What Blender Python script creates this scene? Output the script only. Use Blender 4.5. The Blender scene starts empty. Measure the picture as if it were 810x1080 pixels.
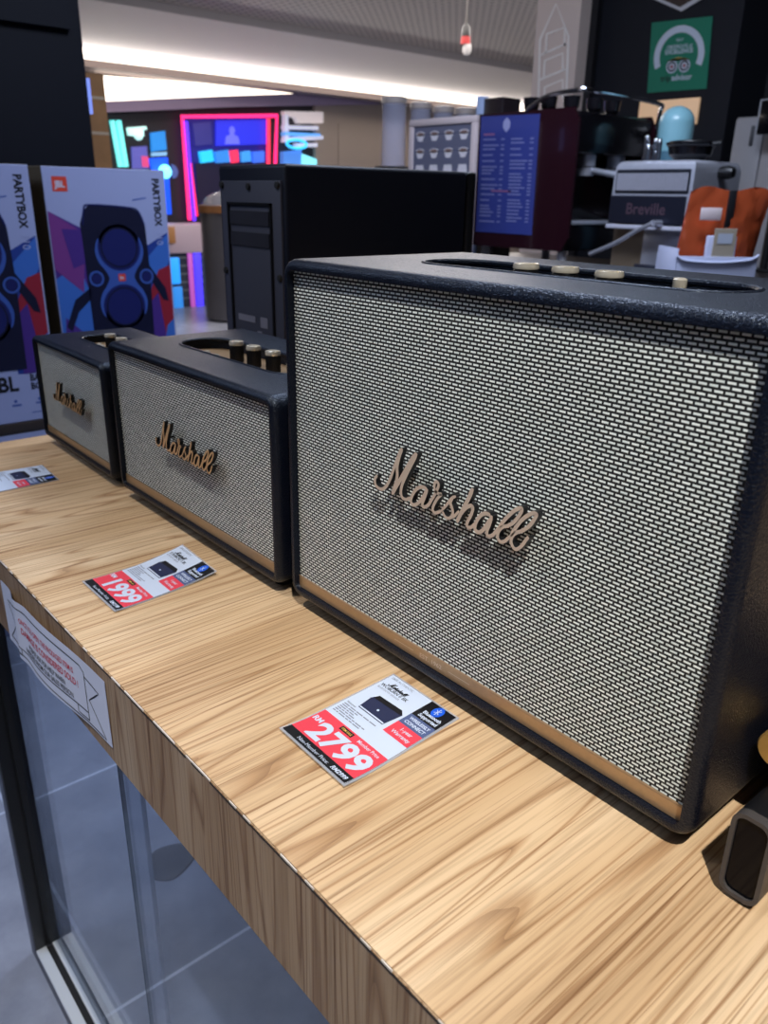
import bpy, bmesh, math, random
from mathutils import Vector, Matrix
random.seed(7)
PI = math.pi
sc = bpy.context.scene
COL = sc.collection
H = 0.93                     # height of the table top above the floor

# ---------------------------------------------------------------- camera
RIGHT = Vector((0.646366, 0.762818, 0.017870))
UP = Vector((-0.290631, 0.224474, 0.930132))
FWD = Vector((-0.705510, 0.606400, -0.366790))
EYE = Vector((0.552807, -0.363304, 0.351698)) + Vector((0, 0, H))
FPX = 844.4319
cam_d = bpy.data.cameras.new('camera')
cam = bpy.data.objects.new('camera', cam_d)
COL.objects.link(cam)
cam.matrix_world = Matrix(((RIGHT.x, UP.x, -FWD.x, EYE.x), (RIGHT.y, UP.y, -FWD.y, EYE.y),
                           (RIGHT.z, UP.z, -FWD.z, EYE.z), (0, 0, 0, 1)))
cam_d.sensor_fit = 'VERTICAL'
cam_d.sensor_height = 36.0
cam_d.lens = FPX / 1080 * 36.0
cam_d.clip_start = 0.02
cam_d.clip_end = 200
cam_d.dof.use_dof = True
cam_d.dof.focus_distance = 0.58
cam_d.dof.aperture_fstop = 12.0
sc.camera = cam

# ---------------------------------------------------------------- light and exposure
sc.view_settings.view_transform = 'Standard'
sc.view_settings.look = 'None'
sc.view_settings.gamma = 1.0
sc.view_settings.use_curve_mapping = False
sc.view_settings.exposure = 0.0
world = bpy.data.worlds.new('world')
sc.world = world
world.use_nodes = True
wb = world.node_tree.nodes['Background']
wb.inputs[0].default_value = (0.36, 0.45, 0.68, 1)
wb.inputs[1].default_value = 0.17


def spot(name, loc, target, power, color, angle=70, blend=0.6, radius=0.035):
    d = bpy.data.lights.new(name, 'SPOT')
    d.energy = power
    d.color = color
    d.spot_size = math.radians(angle)
    d.spot_blend = blend
    d.shadow_soft_size = radius
    o = bpy.data.objects.new(name, d)
    COL.objects.link(o)
    o.location = loc
    o.rotation_euler = (Vector(target) - Vector(loc)).to_track_quat('-Z', 'Y').to_euler()
    return o


def area(name, loc, target, power, color, sx, sy):
    d = bpy.data.lights.new(name, 'AREA')
    d.shape = 'RECTANGLE'
    d.size = sx
    d.size_y = sy
    d.energy = power
    d.color = color
    o = bpy.data.objects.new(name, d)
    COL.objects.link(o)
    o.location = loc
    o.rotation_euler = (Vector(target) - Vector(loc)).to_track_quat('-Z', 'Y').to_euler()
    return o


# track spots over the display table, unseen cool fill lamps added for floor, cartons and kiosk, warm lights of the mall hall
spot('overhead_spot', (1.08, -0.66, H + 1.72), (0.62, -0.14, H), 225, (1.0, 0.975, 0.95), 54, 1.0, 0.022)
spot('overhead_spot', (-0.30, -0.66, H + 1.72), (-0.38, -0.05, H), 54, (1.0, 0.955, 0.92), 56, 1.0, 0.022)
spot('overhead_spot', (-2.0, -1.2, H + 1.95), (-0.95, 0.0, 0.0), 30, (0.58, 0.70, 1.0), 24, 0.8, 0.05)  # unseen spot added only to brighten the floor tiles
area('cool_fill_area', (-1.7, -1.4, H + 1.95), (-0.9, -0.4, 0.3), 40, (0.58, 0.70, 1.0), 1.4, 1.4)  # unseen cool fill added for the floor and speaker fronts
area('cool_fill_area', (-0.9, 1.0, H + 1.95), (-1.0, 0.8, 0.0), 24, (0.60, 0.72, 1.0), 1.2, 0.8)  # unseen cool fill added to lift the carton faces
area('kiosk_fill_area', (-0.7, 1.3, H + 1.95), (-1.0, 2.6, H), 60, (0.74, 0.83, 1.0), 1.0, 0.6)  # unseen fill added to brighten the coffee corner and sign
area('hall_ceiling_light', (-5.0, 5.5, H + 1.93), (-5.0, 5.5, 0), 230, (1.0, 0.91, 0.86), 3.0, 4.0)
area('cove_uplight', (-9.30, 7.0, H + 1.68), (-8.5, 7.0, H + 2.05), 125, (1.0, 0.93, 0.88), 22.0, 0.10)


# ---------------------------------------------------------------- helpers
def at(u, v, axis, val):
    """point of the place seen at photo position (u, v) on an axis-aligned plane"""
    d = FWD + RIGHT * ((u - 405) / FPX) - UP * ((v - 540) / FPX)
    return EYE + d * ((val - EYE[axis]) / d[axis])


def dep(u, v, t):
    return EYE + (FWD + RIGHT * ((u - 405) / FPX) - UP * ((v - 540) / FPX)) * t


MATS = {}


def lin(c):
    return tuple(((x / 255) / 12.92 if x / 255 <= 0.04045 else ((x / 255 + 0.055) / 1.055) ** 2.4) for x in c)


def mat(name, rgb, rough=0.5, metal=0.0, emit=0.0, spec=0.5, trans=0.0, alpha=1.0, noise=0.0, nscale=40.0, bump=0.0, coat=0.0):
    """procedural principled material; rgb in sRGB 0-255"""
    if name in MATS:
        return MATS[name]
    m = bpy.data.materials.new(name)
    m.use_nodes = True
    nt = m.node_tree
    b = nt.nodes['Principled BSDF']
    c = lin(rgb) + (1,)
    b.inputs['Base Color'].default_value = c
    b.inputs['Roughness'].default_value = rough
    b.inputs['Metallic'].default_value = metal
    b.inputs['Specular IOR Level'].default_value = spec
    b.inputs['Transmission Weight'].default_value = trans
    b.inputs['Alpha'].default_value = alpha
    b.inputs['Coat Weight'].default_value = coat
    if emit:
        b.inputs['Emission Color'].default_value = c
        b.inputs['Emission Strength'].default_value = emit
    if noise or bump:
        tc = nt.nodes.new('ShaderNodeTexCoord')
        n = nt.nodes.new('ShaderNodeTexNoise')
        n.inputs['Scale'].default_value = nscale
        n.inputs['Detail'].default_value = 6
        nt.links.new(tc.outputs['Object'], n.inputs['Vector'])
        if noise:
            mx = nt.nodes.new('ShaderNodeMix')
            mx.data_type = 'RGBA'
            mx.inputs[6].default_value = tuple(x * (1 - noise) for x in c[:3]) + (1,)
            mx.inputs[7].default_value = tuple(min(1, x * (1 + noise)) for x in c[:3]) + (1,)
            nt.links.new(n.outputs['Fac'], mx.inputs[0])
            nt.links.new(mx.outputs[2], b.inputs['Base Color'])
        if bump:
            bp = nt.nodes.new('ShaderNodeBump')
            bp.inputs['Strength'].default_value = bump
            bp.inputs['Distance'].default_value = 0.002
            nt.links.new(n.outputs['Fac'], bp.inputs['Height'])
            nt.links.new(bp.outputs[0], b.inputs['Normal'])
    MATS[name] = m
    return m


def nodes(name):
    m = bpy.data.materials.new(name)
    m.use_nodes = True
    nt = m.node_tree
    MATS[name] = m
    return m, nt, nt.nodes['Principled BSDF']


def mk_leather():
    m, nt, b = nodes('pebbled_leather')
    b.inputs['Base Color'].default_value = lin((8, 12, 24)) + (1,)
    b.inputs['Roughness'].default_value = 0.36
    b.inputs['Specular IOR Level'].default_value = 0.42
    b.inputs['Specular Tint'].default_value = (0.70, 0.83, 1.0, 1)
    tc = nt.nodes.new('ShaderNodeTexCoord')
    v = nt.nodes.new('ShaderNodeTexVoronoi')
    v.feature = 'DISTANCE_TO_EDGE'
    v.inputs['Scale'].default_value = 430
    n = nt.nodes.new('ShaderNodeTexNoise')
    n.inputs['Scale'].default_value = 260
    n.inputs['Detail'].default_value = 3
    mixv = nt.nodes.new('ShaderNodeMix')
    mixv.data_type = 'RGBA'
    mixv.inputs[0].default_value = 0.002
    nt.links.new(tc.outputs['Object'], mixv.inputs[6])
    nt.links.new(n.outputs['Color'], mixv.inputs[7])
    nt.links.new(tc.outputs['Object'], n.inputs['Vector'])
    nt.links.new(mixv.outputs[2], v.inputs['Vector'])
    r = nt.nodes.new('ShaderNodeValToRGB')
    r.color_ramp.elements[0].position = 0.0
    r.color_ramp.elements[1].position = 0.22
    nt.links.new(v.outputs['Distance'], r.inputs[0])
    bp = nt.nodes.new('ShaderNodeBump')
    bp.inputs['Strength'].default_value = 0.45
    bp.inputs['Distance'].default_value = 0.0005
    nt.links.new(r.outputs[0], bp.inputs['Height'])
    nt.links.new(bp.outputs[0], b.inputs['Normal'])
    return m


def mk_weave():
    """salt and pepper woven grille cloth: short pale dashes in offset rows over black threads"""
    m, nt, b = nodes('woven_grille_cloth')
    tc = nt.nodes.new('ShaderNodeTexCoord')
    sp = nt.nodes.new('ShaderNodeSeparateXYZ')
    cb = nt.nodes.new('ShaderNodeCombineXYZ')
    nt.links.new(tc.outputs['Object'], sp.inputs[0])
    nt.links.new(sp.outputs['X'], cb.inputs['X'])
    nt.links.new(sp.outputs['Z'], cb.inputs['Y'])
    br = nt.nodes.new('ShaderNodeTexBrick')
    br.offset = 0.5
    br.inputs['Scale'].default_value = 1.0
    br.inputs['Brick Width'].default_value = 0.0058
    br.inputs['Row Height'].default_value = 0.00258
    br.inputs['Mortar Size'].default_value = 0.00078
    br.inputs['Mortar Smooth'].default_value = 0.25
    br.inputs['Bias'].default_value = 0.0
    br.inputs['Color1'].default_value = lin((240, 246, 240)) + (1,)
    br.inputs['Color2'].default_value = lin((214, 222, 216)) + (1,)
    br.inputs['Mortar'].default_value = lin((16, 18, 18)) + (1,)
    nt.links.new(cb.outputs[0], br.inputs['Vector'])
    nt.links.new(br.outputs['Color'], b.inputs['Base Color'])
    b.inputs['Roughness'].default_value = 0.75
    inv = nt.nodes.new('ShaderNodeMath')
    inv.operation = 'SUBTRACT'
    inv.inputs[0].default_value = 1.0
    nt.links.new(br.outputs['Fac'], inv.inputs[1])
    bp = nt.nodes.new('ShaderNodeBump')
    bp.inputs['Strength'].default_value = 0.6
    bp.inputs['Distance'].default_value = 0.0006
    nt.links.new(inv.outputs[0], bp.inputs['Height'])
    nt.links.new(bp.outputs[0], b.inputs['Normal'])
    return m


def mk_wood(name, along, tint=(1, 1, 1)):
    """oak-look laminate; `along` is the axis the grain follows (1 = depth, 2 = height)"""
    m, nt, b = nodes(name)
    tc = nt.nodes.new('ShaderNodeTexCoord')

    def streak(across, length, detail, dist):
        mp = nt.nodes.new('ShaderNodeMapping')
        s = [across, across, across]
        s[along] = length
        mp.inputs['Scale'].default_value = s
        n = nt.nodes.new('ShaderNodeTexNoise')
        n.inputs['Scale'].default_value = 1.0
        n.inputs['Detail'].default_value = detail
        n.inputs['Distortion'].default_value = dist
        nt.links.new(tc.outputs['Object'], mp.inputs['Vector'])
        nt.links.new(mp.outputs[0], n.inputs['Vector'])
        return n

    def ramp(n, stops):
        r = nt.nodes.new('ShaderNodeValToRGB')
        e = r.color_ramp.elements
        e[0].position, e[0].color = stops[0][0], lin(stops[0][1]) + (1,)
        e[1].position, e[1].color = stops[-1][0], lin(stops[-1][1]) + (1,)
        for p, c in stops[1:-1]:
            x = e.new(p)
            x.color = lin(c) + (1,)
        nt.links.new(n.outputs['Fac'], r.inputs[0])
        return r

    k = lambda *c: tuple(x * t for x, t in zip(c, tint))
    base = ramp(streak(16, 1.1, 4, 0.3), [(0.30, k(184, 153, 115)), (0.45, k(199, 168, 129)), (0.56, k(209, 180, 142)), (0.72, k(222, 197, 162))])
    fine = ramp(streak(520, 11, 4, 0.2), [(0.30, (176, 166, 154)), (0.55, (255, 255, 255))])
    rings = streak(11, 0.55, 2, 0.25)
    mm = nt.nodes.new('ShaderNodeMath')
    mm.operation = 'MULTIPLY'
    mm.inputs[1].default_value = 29
    nt.links.new(rings.outputs['Fac'], mm.inputs[0])
    fc = nt.nodes.new('ShaderNodeMath')
    fc.operation = 'FRACT'
    nt.links.new(mm.outputs[0], fc.inputs[0])

    class _N:
        outputs = {'Fac': fc.outputs[0]}
    dark = ramp(_N, [(0.0, (158, 128, 102)), (0.07, (210, 190, 170)), (0.22, (255, 255, 255)), (0.88, (250, 246, 242)), (0.97, (205, 184, 164))])
    dash = ramp(streak(300, 3.5, 2, 0.4), [(0.34, (176, 146, 120)), (0.40, (255, 255, 255))])

    def mul(a, c, f):
        x = nt.nodes.new('ShaderNodeMix')
        x.data_type = 'RGBA'
        x.blend_type = 'MULTIPLY'
        x.inputs[0].default_value = f
        nt.links.new(a, x.inputs[6])
        nt.links.new(c, x.inputs[7])
        return x.outputs[2]
    o = mul(mul(mul(base.outputs[0], fine.outputs[0], 0.5), dark.outputs[0], 0.72), dash.outputs[0], 0.6)
    nt.links.new(o, b.inputs['Base Color'])
    b.inputs['Roughness'].default_value = 0.48
    b.inputs['Specular IOR Level'].default_value = 0.35
    bp = nt.nodes.new('ShaderNodeBump')
    bp.inputs['Strength'].default_value = 0.12
    bp.inputs['Distance'].default_value = 0.0006
    nt.links.new(fine.outputs[0], bp.inputs['Height'])
    nt.links.new(bp.outputs[0], b.inputs['Normal'])
    return m


def mk_floor():
    m, nt, b = nodes('grey_floor_tile')
    tc = nt.nodes.new('ShaderNodeTexCoord')
    mp = nt.nodes.new('ShaderNodeMapping')
    mp.inputs['Location'].default_value = (0.445, 0.07, 0)
    br = nt.nodes.new('ShaderNodeTexBrick')
    br.offset = 0.0
    br.inputs['Scale'].default_value = 1.0
    br.inputs['Brick Width'].default_value = 0.6
    br.inputs['Row Height'].default_value = 0.6
    br.inputs['Mortar Size'].default_value = 0.0034
    br.inputs['Mortar Smooth'].default_value = 0.1
    br.inputs['Color1'].default_value = (1, 1, 1, 1)
    br.inputs['Color2'].default_value = (0.9, 0.9, 0.9, 1)
    br.inputs['Mortar'].default_value = (1.9, 1.9, 1.85, 1)
    n = nt.nodes.new('ShaderNodeTexNoise')
    n.inputs['Scale'].default_value = 7
    n.inputs['Detail'].default_value = 8
    n.inputs['Roughness'].default_value = 0.65
    r = nt.nodes.new('ShaderNodeValToRGB')
    r.color_ramp.elements[0].position = 0.3
    r.color_ramp.elements[0].color = lin((122, 128, 144)) + (1,)
    r.color_ramp.elements[1].position = 0.72
    r.color_ramp.elements[1].color = lin((158, 164, 180)) + (1,)
    x = nt.nodes.new('ShaderNodeMix')
    x.data_type = 'RGBA'
    x.blend_type = 'MULTIPLY'
    x.inputs[0].default_value = 1
    nt.links.new(tc.outputs['Object'], mp.inputs[0])
    nt.links.new(mp.outputs[0], br.inputs['Vector'])
    nt.links.new(tc.outputs['Object'], n.inputs['Vector'])
    nt.links.new(n.outputs['Fac'], r.inputs[0])
    nt.links.new(r.outputs[0], x.inputs[6])
    nt.links.new(br.outputs['Color'], x.inputs[7])
    nt.links.new(x.outputs[2], b.inputs['Base Color'])
    b.inputs['Roughness'].default_value = 0.33
    return m


def mk_perforated():
    m, nt, b = nodes('perforated_ceiling_metal')
    tc = nt.nodes.new('ShaderNodeTexCoord')
    v = nt.nodes.new('ShaderNodeTexVoronoi')
    v.inputs['Scale'].default_value = 11
    v.inputs['Randomness'].default_value = 0.0
    r = nt.nodes.new('ShaderNodeValToRGB')
    r.color_ramp.elements[0].position = 0.28
    r.color_ramp.elements[0].color = lin((70, 66, 62)) + (1,)
    r.color_ramp.elements[1].position = 0.36
    r.color_ramp.elements[1].color = lin((176, 168, 160)) + (1,)
    nt.links.new(tc.outputs['Object'], v.inputs['Vector'])
    nt.links.new(v.outputs['Distance'], r.inputs[0])
    nt.links.new(r.outputs[0], b.inputs['Base Color'])
    b.inputs['Roughness'].default_value = 0.6
    return m


class B:
    """collects shapes; build() links them as ONE mesh object"""

    def __init__(self):
        self.v, self.f, self.m = [], [], []

    def add(self, vs, fs, mi=0):
        k = len(self.v)
        self.v += [tuple(x) for x in vs]
        self.f += [tuple(i + k for i in f) for f in fs]
        self.m += [mi] * len(fs)
        return self

    def box(self, lo, hi, mi=0, bev=0.0, seg=2, rot=None, piv=None):
        bm = bmesh.new()
        bmesh.ops.create_cube(bm, size=1)
        c = (Vector(lo) + Vector(hi)) / 2
        s = Vector(hi) - Vector(lo)
        for v in bm.verts:
            v.co = Vector((v.co.x * s.x, v.co.y * s.y, v.co.z * s.z))
        if bev:
            bmesh.ops.bevel(bm, geom=list(bm.edges), offset=min(bev, min(s) * 0.49), segments=seg, affect='EDGES', profile=0.5)
        bm.verts.index_update()
        vs = [v.co.copy() for v in bm.verts]
        if rot is not None:
            vs = [rot @ v for v in vs]
        self.add([v + c for v in vs], [[v.index for v in f.verts] for f in bm.faces], mi)
        bm.free()
        return self

    def cyl(self, p0, p1, r0, r1=None, mi=0, n=24, cap=True):
        p0, p1 = Vector(p0), Vector(p1)
        r1 = r0 if r1 is None else r1
        d = (p1 - p0).normalized()
        a = d.orthogonal().normalized()
        b = d.cross(a)
        vs = []
        for p, r in ((p0, r0), (p1, r1)):
            for i in range(n):
                t = 2 * PI * i / n
                vs.append(p + a * r * math.cos(t) + b * r * math.sin(t))
        fs = [(i, (i + 1) % n, n + (i + 1) % n, n + i) for i in range(n)]
        if cap:
            fs += [tuple(range(n))[::-1], tuple(range(n, 2 * n))]
        return self.add(vs, fs, mi)

    def lathe(self, prof, c, mi=0, n=32, sx=1.0, sy=1.0, axis=None):
        """profile of (radius, height) pairs turned about z (or about `axis`)"""
        vs, fs = [], []
        q = Vector((0, 0, 1)).rotation_difference(Vector(axis)) if axis is not None else None
        for r, z in prof:
            for i in range(n):
                t = 2 * PI * i / n
                p = Vector((r * math.cos(t) * sx, r * math.sin(t) * sy, z))
                if q is not None:
                    p = q @ p
                vs.append(p + Vector(c))
        for j in range(len(prof) - 1):
            for i in range(n):
                fs.append((j * n + i, j * n + (i + 1) % n, (j + 1) * n + (i + 1) % n, (j + 1) * n + i))
        if prof[0][0] > 1e-6:
            fs.append(tuple(range(n))[::-1])
        if prof[-1][0] > 1e-6:
            fs.append(tuple(range((len(prof) - 1) * n, len(prof) * n)))
        return self.add(vs, fs, mi)

    def ball(self, c, r, mi=0, n=16):
        return self.lathe([(r * math.sin(PI * i / n) + 1e-7, -r * math.cos(PI * i / n)) for i in range(n + 1)], c, mi, n)

    def tube(self, pts, r, mi=0, n=10, closed=False):
        pts = [Vector(p) for p in pts]
        k = len(pts)
        vs, fs = [], []
        up = None
        for i in range(k):
            if closed:
                d = (pts[(i + 1) % k] - pts[i - 1]).normalized()
            else:
                d = (pts[min(i + 1, k - 1)] - pts[max(i - 1, 0)]).normalized()
            a = d.orthogonal().normalized() if up is None else (up - d * up.dot(d)).normalized()
            up = a
            b = d.cross(a)
            for j in range(n):
                t = 2 * PI * j / n
                vs.append(pts[i] + a * r * math.cos(t) + b * r * math.sin(t))
        for i in range(k if closed else k - 1):
            i2 = (i + 1) % k
            for j in range(n):
                fs.append((i * n + j, i * n + (j + 1) % n, i2 * n + (j + 1) % n, i2 * n + j))
        if not closed:
            fs += [tuple(range(n))[::-1], tuple(range((k - 1) * n, k * n))]
        return self.add(vs, fs, mi)

    def solid(self, ring0, ring1, mi=0, mi_front=None):
        """two matching rings joined by sides and capped; ring0's cap can have its own material"""
        n = len(ring0)
        self.add(list(ring0) + list(ring1), [(i, (i + 1) % n, n + (i + 1) % n, n + i) for i in range(n)], mi)
        self.add(list(ring0), [tuple(range(n))[::-1]], mi if mi_front is None else mi_front)
        self.add(list(ring1), [tuple(range(n))], mi)
        return self

    def flat(self, pts2, place, mi=0):
        return self.add([place(*p) for p in pts2], [tuple(range(len(pts2)))], mi)

    def rect(self, x0, y0, x1, y1, place, mi=0, nx=1, ny=1):
        vs = [place(x0 + (x1 - x0) * i / nx, y0 + (y1 - y0) * j / ny) for j in range(ny + 1) for i in range(nx + 1)]
        fs = [(j * (nx + 1) + i, j * (nx + 1) + i + 1, (j + 1) * (nx + 1) + i + 1, (j + 1) * (nx + 1) + i) for j in range(ny) for i in range(nx)]
        return self.add(vs, fs, mi)

    def disc(self, cx, cy, r, place, mi=0, n=28, r_in=0.0, a0=0.0, a1=2 * PI, sy=1.0):
        if r_in:
            vs, fs = [], []
            for i in range(n + 1):
                t = a0 + (a1 - a0) * i / n
                for q in (r_in, r):
                    vs.append(place(cx + q * math.cos(t), cy + q * sy * math.sin(t)))
            fs = [(2 * i, 2 * i + 1, 2 * i + 3, 2 * i + 2) for i in range(n)]
            return self.add(vs, fs, mi)
        return self.flat([(cx + r * math.cos(a0 + (a1 - a0) * i / n), cy + r * sy * math.sin(a0 + (a1 - a0) * i / n)) for i in range(n)], place, mi)

    def line(self, pts2, w, place, mi=0):
        """flat printed line of width w"""
        L, R = ribbon(pts2, [w] * len(pts2))
        for i in range(len(L) - 1):
            self.add([place(*L[i]), place(*L[i + 1]), place(*R[i + 1]), place(*R[i])], [(0, 1, 2, 3)], mi)
        return self

    def text(self, s, x, y, size, place, mi=0, bold=0.0, shear=0.0, align='LEFT', sx=1.0):
        cu = bpy.data.curves.new('lettering', 'FONT')
        cu.body = s
        cu.size = size
        cu.offset = bold * size
        cu.shear = shear
        cu.align_x = align
        cu.resolution_u = 3
        cu.fill_mode = 'FRONT'
        o = bpy.data.objects.new('lettering', cu)
        COL.objects.link(o)
        dg = bpy.context.evaluated_depsgraph_get()
        me = bpy.data.meshes.new_from_object(o.evaluated_get(dg))
        self.add([place(x + v.co.x * sx, y + v.co.y) for v in me.vertices], [tuple(p.vertices) for p in me.polygons], mi)
        bpy.data.objects.remove(o)
        bpy.data.curves.remove(cu)
        bpy.data.meshes.remove(me)
        return self

    def build(self, name, mats, parent=None, smooth=True, angle=32):
        me = bpy.data.meshes.new(name)
        me.from_pydata(self.v, [], self.f)
        if not isinstance(mats, (list, tuple)):
            mats = [mats]
        for x in mats:
            me.materials.append(x)
        for p, i in zip(me.polygons, self.m):
            p.material_index = i
        bm = bmesh.new()
        bm.from_mesh(me)
        if smooth != 'keep':
            bmesh.ops.recalc_face_normals(bm, faces=bm.faces)
        bm.to_mesh(me)
        bm.free()
        if smooth:
            me.shade_smooth()
            me.set_sharp_from_angle(angle=math.radians(angle))
        o = bpy.data.objects.new(name, me)
        COL.objects.link(o)
        if parent:
            o.parent = parent
        return o


def smooth_line(pts, k=6):
    out = []
    n = len(pts)
    for i in range(n - 1):
        p0, p1, p2, p3 = pts[max(i - 1, 0)], pts[i], pts[i + 1], pts[min(i + 2, n - 1)]
        for j in range(k):
            t = j / k
            out.append(tuple(0.5 * (2 * b + (c - a) * t + (2 * a - 5 * b + 4 * c - d) * t * t + (3 * b - a - 3 * c + d) * t ** 3)
                             for a, b, c, d in zip(p0, p1, p2, p3)))
    out.append(pts[-1])
    return out


def ribbon(pts, ws):
    L, R = [], []
    n = len(pts)
    for i in range(n):
        a, b = pts[max(i - 1, 0)], pts[min(i + 1, n - 1)]
        dx, dy = b[0] - a[0], b[1] - a[1]
        l = math.hypot(dx, dy) or 1
        nx, ny = -dy / l * ws[i] / 2, dx / l * ws[i] / 2
        L.append((pts[i][0] + nx, pts[i][1] + ny))
        R.append((pts[i][0] - nx, pts[i][1] - ny))
    return L, R


def empty(name, loc=(0, 0, 0), rz=0.0):
    o = bpy.data.objects.new(name, None)
    COL.objects.link(o)
    o.location = loc
    o.rotation_euler = (0, 0, rz)
    o.empty_display_size = 0.05
    return o


def tag(o, label, cat, group=None, kind=None):
    o['label'] = label
    o['category'] = cat
    if group:
        o['group'] = group
    if kind:
        o['kind'] = kind
    return o


def struct(o, label=None):
    o['kind'] = 'structure'
    if label:
        o['label'] = label
    return o


def part(o, label):
    o['label'] = label
    return o


leather = mk_leather()
weave = mk_weave()
wood_top = mk_wood('oak_laminate_top', 1)
wood_side = mk_wood('oak_laminate_edge', 2, (0.80, 0.79, 0.80))  # darker copy of the top laminate; its weaker light is in the tint
tile = mk_floor()
perf = mk_perforated()
gold = mat('brushed_gold', (172, 142, 106), 0.36, 0.55, noise=0.12, nscale=300)
brass = mat('polished_brass', (244, 234, 212), 0.22, 0.6)
badge_gold = mat('badge_gold', (206, 168, 122), 0.4, 0.4)
badge_bronze = mat('badge_bronze', (204, 184, 164), 0.42, 0.25)
black_plastic = mat('black_plastic', (16, 16, 18), 0.38)
black_rubber = mat('black_rubber', (14, 14, 15), 0.7)
navy_black = mat('navy_black_paint', (7, 11, 27), 0.5, spec=0.3)
chrome = mat('chrome', (205, 208, 215), 0.12, 1.0)
steel = mat('brushed_steel', (190, 192, 204), 0.3, 0.55, noise=0.1, nscale=60)
paper = mat('white_paper', (196, 208, 226), 0.5)
ink = mat('black_ink', (18, 18, 22), 0.45)
red_ink = mat('red_ink', (224, 66, 82), 0.45)
slate_ink = mat('slate_ink', (78, 92, 132), 0.45)
blue_ink = mat('blue_ink', (28, 90, 210), 0.45)
grey_ink = mat('grey_ink', (120, 124, 138), 0.5)
film = mat('laminating_film', (190, 196, 205), 0.15, alpha=0.45)

# centre lines of the script lettering, as fractions of its width
LOGO=[
([(-0.482, -0.052), (-0.5, -0.076), (-0.492, -0.107), (-0.452, -0.115), (-0.415, -0.09), (-0.384, -0.039), (-0.363, 0.012), (-0.339, 0.069), (-0.32, 0.109), (-0.306, 0.127)], 0.85, 0.9),
([(-0.306, 0.127), (-0.324, 0.086), (-0.338, 0.033), (-0.336, -0.013), (-0.342, -0.046), (-0.359, -0.088), (-0.37, -0.117)], 1, 1),
([(-0.37, -0.117), (-0.341, -0.069), (-0.304, -0.013), (-0.267, 0.047), (-0.232, 0.1), (-0.205, 0.129)], 1.15, 1.1),
([(-0.205, 0.129), (-0.24, 0.067), (-0.275, 0.004), (-0.299, -0.048), (-0.307, -0.088), (-0.296, -0.112), (-0.267, -0.113), (-0.239, -0.095)], 1.1, 0.8),
([(-0.13, -0.021), (-0.163, -0.021), (-0.197, -0.04), (-0.225, -0.077), (-0.235, -0.112), (-0.215, -0.125), (-0.181, -0.103), (-0.149, -0.06), (-0.131, -0.026)], 0.9, 0.9),
([(-0.127, -0.02), (-0.14, -0.057), (-0.156, -0.098), (-0.149, -0.114), (-0.119, -0.098), (-0.089, -0.051), (-0.064, -0.013)], 0.95, 0.8),
([(-0.083, -0.038), (-0.065, -0.008), (-0.056, 0.018), (-0.065, 0.031), (-0.079, 0.024), (-0.082, 0.002), (-0.072, -0.017), (-0.051, -0.022), (-0.036, -0.02), (-0.058, -0.044), (-0.08, -0.083), (-0.086, -0.11), (-0.067, -0.119), (-0.028, -0.094)], 0.8, 0.8),
([(-0.028, -0.094), (0.001, -0.059), (0.028, -0.02), (0.055, -0.002)], 0.7, 0.7),
([(0.036, -0.014), (0.023, -0.039), (0.034, -0.06), (0.042, -0.088), (0.023, -0.116), (-0.006, -0.116), (-0.022, -0.097)], 0.95, 0.7),
([(0.023, -0.116), (0.053, -0.095), (0.079, -0.063)], 0.7, 0.7),
([(0.153, 0.063), (0.132, 0.012), (0.108, -0.037), (0.086, -0.083), (0.069, -0.121)], 1.1, 1.0),
([(0.086, -0.083), (0.114, -0.042), (0.145, -0.018), (0.16, -0.025), (0.151, -0.062), (0.133, -0.098), (0.134, -0.119), (0.158, -0.114), (0.186, -0.081)], 0.95, 0.8),
([(0.262, -0.026), (0.233, -0.026), (0.205, -0.046), (0.182, -0.088), (0.181, -0.118), (0.207, -0.122), (0.236, -0.091), (0.261, -0.043)], 0.95, 0.95),
([(0.27, -0.025), (0.26, -0.067), (0.249, -0.102), (0.257, -0.122), (0.285, -0.107), (0.314, -0.062)], 1.0, 0.8),
([(0.314, -0.064), (0.349, -0.011), (0.389, 0.035), (0.421, 0.056), (0.425, 0.041), (0.398, -0.006), (0.367, -0.037), (0.334, -0.055), (0.313, -0.083), (0.311, -0.111), (0.329, -0.124), (0.354, -0.111), (0.379, -0.079)], 0.9, 0.8),
([(0.379, -0.081), (0.402, -0.037), (0.435, 0.012), (0.474, 0.048), (0.5, 0.056), (0.498, 0.04), (0.475, -0.001), (0.44, -0.036), (0.402, -0.061), (0.386, -0.087), (0.388, -0.113), (0.411, -0.129), (0.438, -0.108), (0.461, -0.07), (0.473, -0.053)], 0.9, 0.8),
]


# ================================================================ the setting
b = B()
b.box((-16, -6, -0.1), (8, 22, 0.0))
struct(b.build('floor', tile, smooth=False), 'grey stone-look floor tiles with pale grout lines')

wall_grey = mat('warm_grey_wall', (150, 140, 134), 0.7)
wall_dark = mat('dark_shopfront', (34, 32, 40), 0.6)
soffit_mat = mat('white_soffit_paint', (214, 206, 200), 0.7)
cove_lit = mat('cove_light', (255, 240, 222), 0.5, emit=3.2)
charcoal = mat('charcoal_wall_paint', (19, 21, 30), 0.65, spec=0.3)
beige_panel = mat('beige_panel', (218, 200, 192), 0.6)
pale_line = mat('pale_line_paint', (246, 240, 236), 0.6)

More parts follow.
